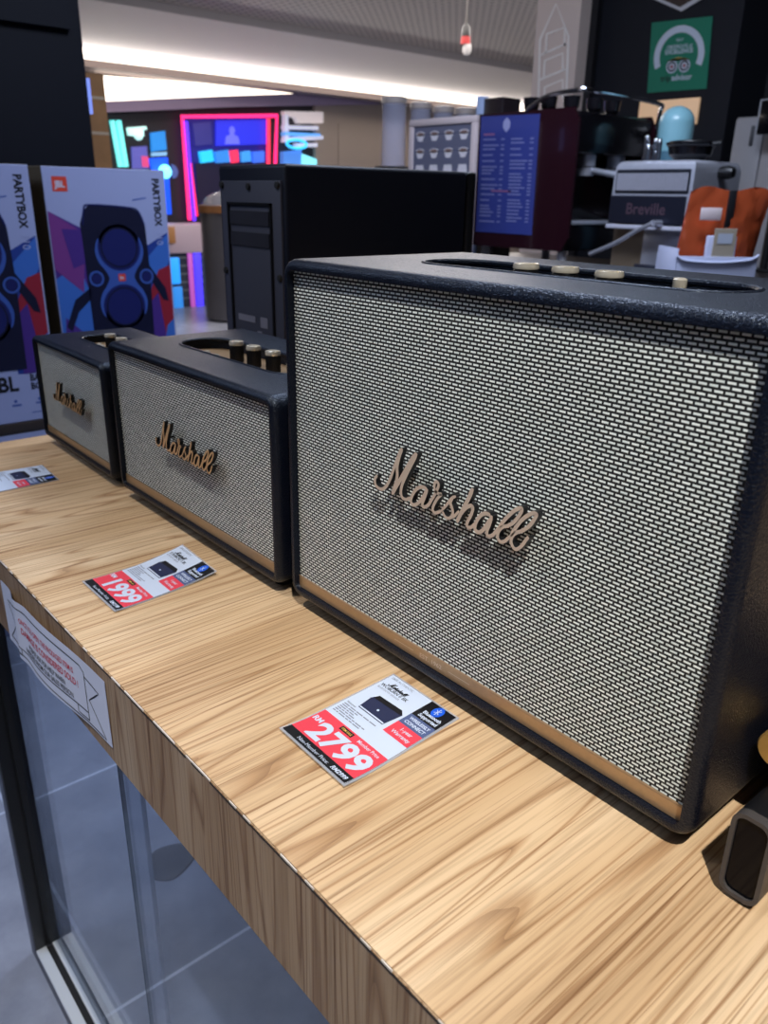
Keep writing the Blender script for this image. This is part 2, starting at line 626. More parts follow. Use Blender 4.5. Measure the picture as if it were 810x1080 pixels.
# far wall of the mall hall, warm grey above, dark shopfront strip at left
WX = -10.0
b = B()
y0, y1 = at(355, 140, 0, WX).y, 17
b.box((WX - 0.2, -6, 0), (WX, y1, H + 1.68), 0)
struct(b.build('wall_far', wall_dark, smooth=False), 'dark shopfront wall across the mall hall')
b = B()
b.box((WX, at(330, 140, 0, WX).y, 0), (WX + 0.06, y1, H + 1.68), 0)
yd = at(354, 140, 0, WX).y
b.box((WX + 0.06, yd, 0), (WX + 0.075, yd + 2.6, H + 1.35), 0)
struct(b.build('trim_1', wall_grey, smooth=False), 'warm grey wall panel beside the lit shopfront')

# perforated ceiling, sloping white soffit with the cove light along its low edge
b = B()
b.box((-7.45, -6, H + 2.0), (8, 22, H + 2.12))
struct(b.build('ceiling', perf, smooth=False), 'grey perforated metal ceiling of the mall hall')
b = B()
pr = [(-7.47, 1.93), (-8.1, 1.90), (-8.8, 1.84), (-9.2, 1.80), (-9.2, 1.86), (-8.1, 2.0), (-7.47, 2.1)]
b.solid([(x, -4, H + z) for x, z in pr], [(x, 20, H + z) for x, z in pr])
struct(b.build('trim_2', soffit_mat), 'white curved soffit along the perforated ceiling')
b = B()
pr = [(-9.2, 1.80), (-9.5, 1.735), (-9.5, 1.80), (-9.2, 1.86)]
b.solid([(x, -4, H + z) for x, z in pr], [(x, 20, H + z) for x, z in pr])
tag(b.build('cove_light', cove_lit, smooth=False), 'long bright warm white light strip along the edge of the curved soffit', 'light')
b = B()
b.box((-9.62, -4, H + 1.66), (-9.5, 20, H + 1.73))
b.box((-10.0, -4, H + 1.67), (-9.62, 20, H + 1.70))
struct(b.build('trim_3', mat('grey_fascia', (128, 116, 116), 0.6), smooth=False), 'grey fascia below the cove light')

# second, lower cove over the shopfront: a lit wedge and the lilac fascia under it
b = B()
q = [(100, 79), (100, 108), (240, 101), (318, 98.5), (308, 96), (240, 90)]
b.solid([at(u, v, 0, WX + 0.10) for u, v in q], [at(u, v, 0, WX + 0.02) for u, v in q])
tag(b.build('cove_light', cove_lit, smooth=False), 'tapering white cove light above the neon-lit shopfront', 'light')
b = B()
q = [(60, 109), (240, 101), (330, 98), (400, 99), (400, 110), (240, 113), (60, 121)]
b.solid([at(u, v, 0, WX + 0.16) for u, v in q], [at(u, v, 0, WX + 0.02) for u, v in q])
struct(b.build('trim_4', mat('lilac_grey_fascia', (150, 136, 168), 0.6), smooth=False), 'lilac grey fascia band over the shopfront')

# charcoal kiosk wall at the right with its beige printed panel
KY = dep(720, 60, 4.2).y
kl = at(612, 0, 1, KY).x
kr = at(790, 0, 1, KY).x
b = B()
b.box((kl, KY, 0), (kr - 0.02, KY + 0.5, H + 2.0))
struct(b.build('wall_right', charcoal, smooth=False), 'charcoal kiosk wall carrying the green award sign')
b = B()
b.box((kl + 0.0, KY - 0.04, 0), (kl + 0.16, KY, H + 2.0))
b.box((kr - 0.02, KY + 0.35, 0), (4.0, KY + 0.6, H + 2.0))
struct(b.build('trim_5', mat('black_kiosk_panel', (14, 14, 20), 0.55), smooth=False), 'black panels at both sides of the charcoal wall')

BY = dep(590, 60, 4.6).y
bx0, bx1 = at(563, 60, 1, BY).x, at(608, 60, 1, BY).x
b = B()
b.box((bx0, BY, 0), (bx1, BY + 0.1, H + 2.0), 0)
pl = lambda d: (lambda u, v: Vector((at(u, v, 1, BY).x, BY - d, at(u, v, 1, BY).z)))
for q in ([(568, 118), (570, 42), (587, 4), (600, 38), (597, 118)], [(571, 58), (598, 46)], [(570, 84), (597, 73)], [(576, 56), (577, 36), (596, 29), (596, 48)],
          [(574, 82), (575, 64), (594, 56), (594, 74)], [(574, 110), (575, 92), (594, 84), (594, 104)]):
    L, R = ribbon(q, [2.2] * len(q))
    for i in range(len(q) - 1):
        b.add([pl(0.004)(*L[i]), pl(0.004)(*L[i + 1]), pl(0.004)(*R[i + 1]), pl(0.004)(*R[i])], [(0, 1, 2, 3)], 1)
struct(b.build('trim_6', [beige_panel, pale_line], smooth=False), 'beige panel with a pale line drawing of a gabled tower')

# ================================================================ the display table
table = empty('display_table', (0, 0, 0))
tag(table, 'long oak laminate display table with glass sliding front and black metal post', 'table')
fy = lambda x: -0.1753 + 0.0081 * x
TX0, TX1, TY1 = -0.69, 1.25, 0.82
b = B()
q = [(TX0, fy(TX0)), (TX1, fy(TX1)), (TX1, TY1), (TX0, TY1)]
b.solid([(x, y, H) for x, y in q], [(x, y, H - 0.02) for x, y in q])
b.build('tabletop', wood_top, table, smooth=False)
b = B()
q = [(TX0, fy(TX0) - 0.0012), (TX1, fy(TX1) - 0.0012), (TX1, fy(TX1) + 0.02), (TX0, fy(TX0) + 0.02)]
b.solid([(x, y, H - 0.0012) for x, y in q], [(x, y, H - 0.091) for x, y in q], 0)
# worn dark joint with chipped pale edge between top and front board
n = 240
rnd = random.Random(3)
for i in range(n):
    xa, xb = TX0 + (TX1 - TX0) * i / n, TX0 + (TX1 - TX0) * (i + 1) / n
    w = 0.0003 + 0.0005 * rnd.random()
    if rnd.random() < 0.85:
        b.box((xa, fy(xa) - 0.0016, H - 0.0014 - w), (xb, fy(xa) - 0.0008, H - 0.0012), 1)
    if rnd.random() < 0.6:
        b.box((xa, fy(xa) - 0.0013, H - 0.0010), (xb, fy(xa) - 0.0008 + 0.0005 * rnd.random(), H + 0.0002), 2)
b.build('front_board', [wood_side, mat('dark_joint', (40, 30, 24), 0.8), mat('chipped_edge', (204, 194, 182), 0.7)], table, smooth=False)
b = B()
b.box((TX0 - 0.002, fy(TX0) + 0.02, H - 0.091), (TX0 + 0.018, TY1, H - 0.02))
b.build('side_board', wood_side, table, smooth=False)
b = B()
b.box((TX0 + 0.018, TY1 - 0.02, H - 0.091), (TX1, TY1, H - 0.02))
b.build('back_board', wood_side, table, smooth=False)

alu = mat('grey_anodised_frame', (92, 94, 104), 0.42, 0.6)
liner = mat('black_channel_liner', (12, 14, 20), 0.4)
silver = mat('bright_aluminium', (214, 220, 226), 0.35, 0.25)
for px in (-0.648, 1.17):
    b = B()
    b.box((px, -0.149, 0), (px + 0.026, -0.106, H - 0.091), 0, 0.001)
    if px < 0:
        b.box((px + 0.026, -0.1475, 0.028), (px + 0.029, -0.131, H - 0.091), 1)
        b.box((px + 0.026, -0.126, 0.028), (px + 0.029, -0.107, H - 0.091), 1)
        b.box((px + 0.026, -0.131, 0.028), (px + 0.0265, -0.126, H - 0.091), 2)
    b.build('frame_post', [alu, liner, black_rubber], table, smooth=False)
    b = B()
    b.box((px, TY1 - 0.06, 0), (px + 0.026, TY1 - 0.02, H - 0.091), 0, 0.001)
    b.build('frame_post', alu, table, smooth=False)
b = B()
b.box((-0.622, -0.149, 0), (1.17, -0.106, 0.022), 0)
b.box((-0.619, -0.148, 0.022), (1.17, -0.131, 0.028), 1)
b.box((-0.619, -0.120, 0.022), (1.17, -0.107, 0.028), 1)
b.box((-0.619, -0.131, 0.022), (1.17, -0.120, 0.0235), 2)
b.build('floor_rail', [alu, silver, black_rubber], table, smooth=False)

# clear glass: fresnel reflection over a faintly blue see-through pane
m, nt, pb = nodes('clear_glass')
tr = nt.nodes.new('ShaderNodeBsdfTransparent')
tr.inputs[0].default_value = (0.88, 0.92, 0.97, 1)
gl = nt.nodes.new('ShaderNodeBsdfGlossy')
gl.inputs['Roughness'].default_value = 0.02
lw = nt.nodes.new('ShaderNodeLayerWeight')
lw.inputs['Blend'].default_value = 0.5
pw = nt.nodes.new('ShaderNodeMath')
pw.operation = 'POWER'
pw.inputs[1].default_value = 5
nt.links.new(lw.outputs['Facing'], pw.inputs[0])
fr = nt.nodes.new('ShaderNodeMath')
fr.operation = 'MULTIPLY_ADD'
fr.inputs[1].default_value = 0.96
fr.inputs[2].default_value = 0.04
nt.links.new(pw.outputs[0], fr.inputs[0])
ms = nt.nodes.new('ShaderNodeMixShader')
nt.links.new(fr.outputs[0], ms.inputs[0])
nt.links.new(tr.outputs[0], ms.inputs[1])
nt.links.new(gl.outputs[0], ms.inputs[2])
nt.links.new(ms.outputs[0], nt.nodes['Material Output'].inputs['Surface'])
glass = m
glass_edge = mat('glass_edge', (58, 78, 96), 0.2)
xa = at(123, 802, 1, -0.1405).x
xb = at(150, 834, 1, -0.1140).x
for x0, x1, y, ew in ((-0.618, xb, -0.1165, 0.0011), (xa, 0.60, -0.1405, 0.0004)):
    b = B()
    b.box((x0, y, 0.024), (x1, y + 0.004, H - 0.088), 0)
    xe = x1 if y > -0.13 else x0
    b.box((xe - ew, y - 0.0003, 0.024), (xe + ew, y + 0.0043, H - 0.088), 1)
    g = b.build('glass_panel', [glass, glass_edge], table, smooth=False)
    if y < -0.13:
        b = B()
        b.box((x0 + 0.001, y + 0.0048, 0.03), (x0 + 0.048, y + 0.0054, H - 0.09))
        part(b.build('pane_reflection_strip', mat('milky_reflection', (196, 208, 235), 0.3, alpha=0.22), g, smooth=False), 'milky translucent strip for the doubled reflection where the panes overlap')  # pale strip painted in for the doubled reflection of overlapping panes

b = B()
mq = [at(u, v, 2, 0.004) for u, v in ((157.5, 903), (168, 894.6), (190, 889.6), (204, 895), (204, 906), (184, 925.7), (165, 927), (158, 920.7))]
mc = mq[0].copy()
ring = smooth_line([(p.x - mc.x, p.y - mc.y) for p in mq] + [(0, 0)], 4)[:-1]
b.solid([(x, y, 0.004) for x, y in ring], [(x, y, 0) for x, y in ring])  # thin dark rounded shape laid flat on the floor
o = b.build('dark_floor_patch', mat('dark_slate_grey', (32, 36, 46), 0.6), None, smooth=False)
o.location = (mc.x, mc.y, 0)
tag(o, 'small dark grey rounded patch on the tiled floor, seen through the glass under the table', 'mat')

# ================================================================ the three amplifiers-style speakers
def rrect(w, h, r, n=7):
    out = []
    for cx, cy, a in ((w / 2 - r, h / 2 - r, 0), (-w / 2 + r, h / 2 - r, PI / 2), (-w / 2 + r, -h / 2 + r, PI), (w / 2 - r, -h / 2 + r, 1.5 * PI)):
        for i in range(n):
            t = a + PI / 2 * i / (n - 1)
            out.append((cx + r * math.cos(t), cy + r * math.sin(t)))
    return out


def stadium(x0, x1, y0, y1, n=12):
    r = (y1 - y0) / 2
    cy = (y0 + y1) / 2
    return [(x1 - r + r * math.cos(-PI / 2 + PI * i / n), cy + r * math.sin(-PI / 2 + PI * i / n)) for i in range(n + 1)] + \
           [(x0 + r + r * math.cos(PI / 2 + PI * i / n), cy + r * math.sin(PI / 2 + PI * i / n)) for i in range(n + 1)]


def script_badge(name, parent, cx, cz, width, yf, depth, face, sw):
    b = B()
    for k, (pts, a, c) in enumerate(LOGO):
        p = smooth_line([(cx + x * width, cz + z * width) for x, z in pts], 5)
        n = len(p)
        ws = [sw * width * (a + (c - a) * i / (n - 1)) * min(1, 0.55 + 0.45 * min(i, n - 1 - i) / 2.0) for i in range(n)]
        L, R = ribbon(p, ws)
        e = 0.00003 * k
        f0 = [(x, yf - e, z) for x, z in L]
        f1 = [(x, yf - e, z) for x, z in R]
        k0 = [(x, yf + depth, z) for x, z in L]
        k1 = [(x, yf + depth, z) for x, z in R]
        m = n
        vs = f0 + f1 + k0 + k1
        fs0 = [(i, i + 1, m + i + 1, m + i) for i in range(n - 1)]
        side = []
        for i in range(n - 1):
            side += [(i, i + 1, 2 * m + i + 1, 2 * m + i), (m + i, m + i + 1, 3 * m + i + 1, 3 * m + i)]
        side += [(0, m, 3 * m, 2 * m), (n - 1, m + n - 1, 3 * m + n - 1, 2 * m + n - 1)]
        b.add(vs, fs0, 0)
        b.add(vs, side, 1)
    for fx, fz in ((-0.33, -0.02), (0.0, -0.02), (0.33, -0.03)):
        b.cyl((cx + fx * width, yf + depth * 0.5, cz + fz * width), (cx + fx * width, 0.0064, cz + fz * width), 0.0012, None, 1, 8)
    return part(b.build(name, [face, black_plastic], parent, smooth=False), 'raised script lettering with a metallic face and black sides')


def make_speaker(name, label, loc, rz, W, z0, z1, D, inset, rad, badge, recess, knobs, extras, strip_h, cap_h, plate):
    root = empty(name, (loc[0], loc[1], H), rz)
    tag(root, label, 'speaker', 'speakers lined up on the oak display table')
    hh = z1 - z0
    cx, cz = W / 2, (z0 + z1) / 2
    b = B()
    rows = []

    def row(o, y, r):
        rows.append([(cx + x, y, cz + z) for x, z in rrect(W - 2 * o, hh - 2 * o, max(r - o, 0.0012))])
    R = rad
    for i in range(5):
        t = PI / 2 * i / 4
        row(0.006 * (1 - math.sin(t)), D - 0.006 + 0.006 * math.cos(t), R)
    ry, rs = 0.0075, inset * 0.74
    for i in range(9):
        t = PI / 2 * i / 8
        row(rs * (1 - math.cos(t)), ry * (1 - math.sin(t)), R)
    row(inset, 0.0002, R)
    row(inset + 0.0003, 0.0095, R)
    n = len(rows[0])
    vs = [p for r in rows for p in r]
    fs = []
    for j in range(len(rows) - 1):
        for i in range(n):
            fs.append((j * n + i, j * n + (i + 1) % n, (j + 1) * n + (i + 1) % n, (j + 1) * n + i))
    fs += [tuple(range(n)), tuple(range((len(rows) - 1) * n, len(rows) * n))[::-1]]
    b.add(vs, fs)
    cab = b.build('cabinet', leather, root, smooth=True, angle=40)
    # control recess cut into the top
    x0, x1, y0, y1, dpt = recess
    st = stadium(x0, x1, y0, y1)
    c = B()
    c.solid([(x, y, z1 + 0.02) for x, y in st], [(x, y, z1 - dpt) for x, y in st])
    cut = c.build('recess_cutter', leather, root, smooth=False)
    md = cab.modifiers.new('recess', 'BOOLEAN')
    md.operation = 'DIFFERENCE'
    md.solver = 'EXACT'
    md.object = cut
    bpy.context.view_layer.update()
    dg = bpy.context.evaluated_depsgraph_get()
    me = bpy.data.meshes.new_from_object(cab.evaluated_get(dg))
    cab.modifiers.clear()
    cab.data = me
    bpy.data.objects.remove(cut)
    me.shade_smooth()
    me.set_sharp_from_angle(angle=math.radians(40))
    # rolled leather lip of the recess
    b = B()
    b.tube([(x, y, z1 - 0.0010) for x, y in st], 0.0022, 0, 8, closed=True)
    b.build('recess_lip', leather, root)
    b = B()
    s2 = stadium(x0 + 0.002, x1 - 0.002, y0 + 0.002, y1 - 0.002)
    b.solid([(x, y, z1 - dpt + 0.0012) for x, y in s2], [(x, y, z1 - dpt) for x, y in s2])
    b.build('control_plate', plate, root, smooth=False)
    # grille cloth, gold strip along the bottom
    i0 = inset + 0.0002
    b = B()
    b.box((i0, 0.0060, z0 + i0 + strip_h), (W - i0, 0.0098, z1 - i0))
    part(b.build('grille', weave, root, smooth=False), 'pale salt and pepper woven grille cloth')
    b = B()
    b.box((i0, 0.0046, z0 + i0), (W - i0, 0.0098, z0 + i0 + strip_h - 0.0004), 0, 0.0006)
    sp = b.build('trim_strip', gold, root, smooth=False)
    part(sp, 'brushed gold strip under the grille')
    b = B()
    b.tube([(i0, 0.0050, z0 + i0 + strip_h), (W - i0, 0.0050, z0 + i0 + strip_h)], 0.0005)
    b.build('piping', gold, root)
    if 'strip_text' in extras:
        b = B()
        P = lambda x, y: Vector((x, 0.0043, y))
        zc = z0 + i0 + strip_h * 0.36
        b.text('EST. 1962', cx + extras['strip_text'], zc, 0.0052, P, 0, 0.01, 0, 'CENTER', 1.15)
        for s in (-1, 1):
            xa = cx + extras['strip_text'] + s * 0.019
            b.line([(xa, zc + 0.002), (xa + s * 0.022, zc + 0.002)], 0.0005, P, 0)
        part(b.build('strip_lettering', mat('pale_print', (206, 184, 158), 0.3, 0.4), sp, smooth=False), 'tiny pale printed year and dashes')
    bx, bz, bw, face = badge
    script_badge('brand_badge', root, bx, bz, bw, -0.0048, 0.0042, face, 0.0190)
    for kx, ky, kr, kh in knobs:
        b = B()
        zb = z1 - dpt + 0.0012
        n = 36
        prof = [(kr, 0), (kr, kh - 0.001), (kr - 0.0008, kh)]
        b.lathe([(0.0001, 0)] + prof + [(0.0001, kh)], (kx, ky, zb), 0, n)
        for i in range(24):
            t = 2 * PI * i / 24
            b.cyl((kx + kr * math.cos(t), ky + kr * math.sin(t), zb + 0.001), (kx + kr * math.cos(t), ky + kr * math.sin(t), zb + kh - 0.001), 0.0005, None, 0, 5)
        kn = b.build('knob', black_plastic, root)
        b = B()
        zt = zb + kh
        b.lathe([(0.0001, 0), (kr + 0.0006, 0), (kr + 0.0009, cap_h * 0.3), (kr + 0.0004, cap_h), (kr - 0.0014, cap_h * 0.95), (kr - 0.002, cap_h * 0.4), (0.0001, cap_h * 0.4)], (kx, ky, zt), 0, n)
        b.box((kx - 0.0018, ky - kr * 0.9, zt + cap_h * 0.3), (kx + 0.0018, ky + kr * 0.9, zt + cap_h), 0, 0.0004)
        part(b.build('knob_cap', brass, kn), 'polished brass cap with a raised bar')
    for kind, ex, ey in extras.get('small', []):
        b = B()
        zb = z1 - dpt + 0.0012
        if kind == 'toggle':
            b.lathe([(0.0001, 0), (0.0058, 0), (0.0058, 0.003), (0.0034, 0.004), (0.0034, 0.009), (0.0042, 0.0105), (0.0042, 0.0150), (0.003, 0.016), (0.0001, 0.016)], (ex, ey, zb), 0, 24)
            part(b.build('power_toggle', brass, root), 'small brass power toggle')
        else:
            b.lathe([(0.0001, 0), (0.0042, 0), (0.0042, 0.002), (0.003, 0.0042), (0.0001, 0.005)], (ex, ey, zb), 0, 20)
            part(b.build('push_button', brass, root), 'small domed brass button')
    for fx in (0.03, W - 0.03):
        for fy_ in (0.025, D - 0.025):
            b = B()
            b.lathe([(0.0001, 0), (0.009, 0), (0.010, 0.003), (0.010, z0 + 0.001), (0.0001, z0 + 0.001)], (fx, fy_, 0), 0, 20)
            b.build('rubber_foot', black_rubber, root)
    return root


make_speaker('retro_speaker', 'largest black leather speaker with pale woven grille, nearest the camera', (0, 0), 0.0,
             0.40, 0.0120, 0.3055, 0.195, 0.0082, 0.014, (0.2000, 0.1690, 0.1506, badge_bronze),
             (0.076, 0.335, 0.064, 0.128, 0.013), [(0.171, 0.092, 0.0085, 0.0125), (0.2035, 0.094, 0.0085, 0.0125), (0.240, 0.092, 0.0085, 0.0125)],
             {'small': [('toggle', 0.290, 0.092), ('button', 0.135, 0.10), ('button', 0.316, 0.098)], 'strip_text': -0.018}, 0.0112, 0.0036, black_plastic)
make_speaker('retro_speaker', 'middle-sized black speaker between the largest and smallest, script badge in gold', (-0.3637, -0.0044), 0.0044,
             0.35, 0.0120, 0.1915, 0.180, 0.0076, 0.012, (0.186, 0.1115, 0.127, badge_gold),
             (0.050, 0.290, 0.056, 0.122, 0.013), [(0.144, 0.088, 0.0072, 0.0185), (0.179, 0.088, 0.0072, 0.0185), (0.216, 0.088, 0.0072, 0.0185)],
             {'small': [('button', 0.088, 0.082), ('button', 0.112, 0.080), ('toggle', 0.252, 0.085)]}, 0.0108, 0.0040, gold)
make_speaker('retro_speaker', 'smallest black speaker with woven grille at the far left end of the row', (-0.6524, 0.0009), -0.0123,
             0.26, 0.0110, 0.1590, 0.148, 0.0070, 0.011, (0.138, 0.0955, 0.110, badge_gold),
             (0.050, 0.220, 0.046, 0.102, 0.012), [(0.111, 0.073, 0.0068, 0.0165), (0.150, 0.073, 0.0068, 0.0165), (0.182, 0.073, 0.0068, 0.0165)],
             {'small': [('button', 0.085, 0.066), ('button', 0.100, 0.064)]}, 0.0095, 0.0040, gold)

# ================================================================ price cards lying on the table
def price_card(label, corners, price, member, curl, model, red_top=0.365):
    """laminated card; corners = front-left, back-left, back-right, front-right on the table top"""
    fl, bl, br, fr_ = [Vector((x, y, 0)) for x, y in corners]
    w, h = (fr_ - fl).length, (bl - fl).length
    cx = (fl + bl + br + fr_) / 4

    def place(lift):
        def f(x, y):
            u, v = x / w, y / h
            p = (fl * (1 - u) + fr_ * u) * (1 - v) + (bl * (1 - u) + br * u) * v
            z = curl[0] * max(0, v - 0.45) ** 2 / 0.3 + curl[1] * max(0, 0.35 - v) ** 2 / 0.12
            z += curl[2] * max(0.0, v - 0.5) * (1 - u)
            return Vector((p.x - cx.x, p.y - cx.y, 0.0008 + z + lift))
        return f
    b = B()
    P = [place(0.00012 * k) for k in range(6)]
    # film with a welded rim, paper, printed fields
    b.rect(0, 0, w, h, place(0), 1, 4, 20)
    b.rect(0, 0, w, h, place(-0.0006), 1, 4, 20)
    e = 0.0018
    b.rect(e, e, w - e, h - e, P[1], 0, 4, 20)
    b.rect(e, e, w - e, h * 0.090, P[2], 3, 4, 4)
    b.rect(e, h * 0.090, w - e, h * red_top, P[2], 2, 4, 8)
    bx = w * 0.63
    b.rect(bx, h * 0.785, w - e, h - e, P[2], 3, 2, 4)
    b.rect(bx, h * 0.665, w - e, h * 0.785, P[2], 4, 2, 2)
    b.rect(bx, h * 0.525, w - e, h * 0.665, P[2], 2, 2, 2)
    # bluetooth rune on a blue oval
    ox, oy = bx + (w - bx) * 0.46, h * 0.925
    b.disc(ox, oy, 0.0048, P[3], 5, 24, sy=1.35)
    r = 0.0028
    b.line([(ox - r * .8, oy - r * .75), (ox + r * .8, oy + r * .75), (ox, oy + r * 1.5), (ox, oy - r * 1.5), (ox + r * .8, oy - r * .75), (ox - r * .8, oy + r * .75)], 0.0006, P[4], 0)
    k = (w - bx)
    b.text('Bluetooth', bx + k * .5, h * 0.848, 0.0050, P[3], 0, 0.03, 0, 'CENTER', 0.92)
    b.text('Supported', bx + k * .5, h * 0.805, 0.0050, P[3], 0, 0.03, 0, 'CENTER', 0.90)
    b.text('WIRELESSLY', bx + k * .48, h * 0.735, 0.0044, P[3], 0, 0.03, 0, 'CENTER', 0.86)
    b.text('CONNECT', bx + k * .48, h * 0.688, 0.0046, P[3], 0, 0.03, 0, 'CENTER', 0.92)
    b.text('1-year', bx + k * .5, h * 0.608, 0.0050, P[3], 0, 0.015, 0, 'CENTER', 0.95)
    b.text('Warranty', bx + k * .5, h * 0.556, 0.0050, P[3], 0, 0.015, 0, 'CENTER', 0.95)
    # heading
    b.text('100% AUTHENTIC', w * 0.05, h * 0.945, 0.0036, P[2], 6, 0.0, 0, 'LEFT', 0.9)
    for pts, a, c in LOGO:
        p = smooth_line([(w * 0.26 + x * 0.021, h * 0.895 + z * 0.021) for x, z in pts], 3)
        L, R = ribbon(p, [0.0008] * len(p))
        for i in range(len(p) - 1):
            b.add([P[2](*L[i]), P[2](*L[i + 1]), P[2](*R[i + 1]), P[2](*R[i])], [(0, 1, 2, 3)], 3)
    b.text(model, w * 0.06, h * 0.835, 0.0050, P[2], 3, 0.012, 0, 'LEFT', 0.9)
    b.text('BLUETOOTH SPEAKER', w * 0.06, h * 0.805, 0.0028, P[2], 6, 0.0, 0, 'LEFT', 0.9)
    # product picture: a dark speaker with a pale bottom line
    q = [(w * .20, h * .555), (w * .17, h * .685), (w * .21, h * .745), (w * .54, h * .755), (w * .60, h * .72), (w * .57, h * .555)]
    b.flat(q, P[2], 7)
    b.rect(w * .205, h * .562, w * .565, h * .574, P[3], 0)
    b.flat([(w * .21, h * .745), (w * .54, h * .755), (w * .60, h * .72), (w * .57, h * .71), (w * .19, h * .70)], P[3], 3)
    b.disc(w * .38, h * .63, 0.0011, P[4], 0, 12)
    # feature list
    rr = random.Random(5)
    b.text('Features:', w * 0.06, h * 0.530, 0.0028, P[2], 3)
    for i in range(6):
        y = h * (0.512 - 0.020 * i)
        x = w * 0.06
        for q_ in range(rr.randint(3, 6)):
            l = w * rr.uniform(0.03, 0.10)
            if x + l > w * 0.60:
                break
            b.rect(x, y - 0.0006, x + l, y + 0.0004, P[2], 6)
            x += l + w * 0.012
    # price field
    if price:
        b.text('RM', w * 0.04, h * 0.245, 0.0070, P[3], 0, 0.03)
        b.text(price, w * 0.18, h * 0.118, 0.0270, P[3], 0, 0.036, 0.0, 'LEFT', 1.08)
        b.rect(w * .34, h * .312, w * .52, h * .352, P[3], 3)
        b.text('ITEM SALE', w * .43, h * .322, 0.0028, P[4], 8, 0.02, 0, 'CENTER', .9)
        b.text('Member Price', w * .60, h * .318, 0.0045, P[3], 0, 0.01, 0, 'LEFT', .9)
    b.text('Non-Member Price:', w * .22, h * .034, 0.0046, P[3], 0, 0.0, 0, 'LEFT', .95)
    b.text(member, w * .73, h * .034, 0.0050, P[3], 0, 0.03, 0.2, 'LEFT', .95)
    o = b.build('price_card', [paper, film, red_ink, ink, slate_ink, blue_ink, grey_ink, mat('navy_print', (38, 44, 74), 0.45), mat('yellow_ink', (220, 190, 90), 0.45)], None, smooth=False)
    o.location = (cx.x, cx.y, H)
    tag(o, label, 'price card', 'price cards on the oak display table')
    return o


price_card('price card reading 2799 in front of the largest speaker', [(0.153, -0.113), (0.148, -0.002), (0.222, -0.003), (0.229, -0.114)], '2799', 'RM2999', (0.0, 0.003, 0.0), 'WOBURN II BK')
price_card('price card reading 1999 in front of the middle-sized speaker', [(-0.159, -0.133), (-0.168, -0.022), (-0.094, -0.023), (-0.082, -0.133)], '1999', 'RM2199', (0.004, 0.0015, 0.006), 'STANMORE II BK')
price_card('price card cut by the left edge, in front of the smallest speaker', [(-0.552, -0.150), (-0.544, -0.040), (-0.469, -0.044), (-0.466, -0.152)], '', 'RM1499', (0.0, 0.001, 0.0), 'ACTON II BK', 0.28)

# ================================================================ notice taped to the table's front board
b = B()
NW, NH = 0.268, 0.070


def notice(lift):
    def f(x, y):
        u, v = x / NW, y / NH
        zt = -0.0245 + (-0.0115 + 0.0245) * u
        zb = -0.0945 + (-0.0755 + 0.0945) * u
        z = zt * v + zb * (1 - v)
        bow = 0.007 * math.sin(PI * min(1, u / 0.9)) ** 2 * (0.55 + 0.45 * (1 - v)) + 0.004 * math.exp(-((u - 0.22) / 0.06) ** 2)
        z += 0.004 * math.exp(-((u - 0.24) / 0.09) ** 2) * (1 - v)
        X = -0.268 + u * 0.267
        return Vector((X + 0.134, fy(X) + 0.1753 - 0.0022 - bow - lift, z + 0.05))
    return f


N = [notice(0.0002 * k) for k in range(4)]
b.rect(0, 0, NW, NH, N[0], 0, 48, 6)
b.rect(0, 0, NW, NH, notice(-0.0004), 0, 48, 6)


def dense(pts, step=0.006):
    out = []
    for (x0, y0), (x1, y1) in zip(pts, pts[1:]):
        k = max(1, int(math.hypot(x1 - x0, y1 - y0) / step))
        out += [(x0 + (x1 - x0) * i / k, y0 + (y1 - y0) * i / k) for i in range(k)]
    return out + [pts[-1]]


ux, uy = NW / 100, NH / 100
for q in ([(17, 8), (17, 80), (20, 88), (80, 88), (83, 82), (83, 20), (83, 8)], [(17, 20), (83, 20)], [(17, 8), (25, 8), (25, 20)], [(75, 20), (75, 8), (83, 8)],
          [(17, 76), (6, 76), (15, 44), (4, 12), (75, 4), (96, 4), (85, 44)], [(83, 76), (94, 70), (85, 44), (96, 4)], [(4, 12), (17, 12)]):
    b.line(dense([(x * ux, y * uy) for x, y in q]), 0.0014, N[1], 1)
b.text('ONCE YOU OPEN, THE PACKAGED ITEM IS', 50 * ux, 66 * uy, 0.0085, N[2], 2, 0.012, 0, 'CENTER', 0.80)
b.text('DAMAGE IS CONSIDERED SOLD !', 52 * ux, 49 * uy, 0.0105, N[2], 2, 0.014, 0, 'CENTER', 0.88)
b.text('PLEASE ASK FOR HELP WHEN', 50 * ux, 35 * uy, 0.0080, N[2], 1, 0.010, 0, 'CENTER', 0.85)
b.text('NEEDED FROM OUR SALES PERSON', 51 * ux, 24 * uy, 0.0080, N[2], 1, 0.012, 0, 'CENTER', 0.90)
o = b.build('notice_sticker', [mat('notice_paper', (214, 220, 240), 0.45), ink, mat('notice_red', (206, 60, 76), 0.5)], None, smooth=False)
o.location = (-0.134, -0.1753, H - 0.05)
tag(o, 'white paper notice with ribbon drawing stuck on the front edge of the oak table', 'notice')

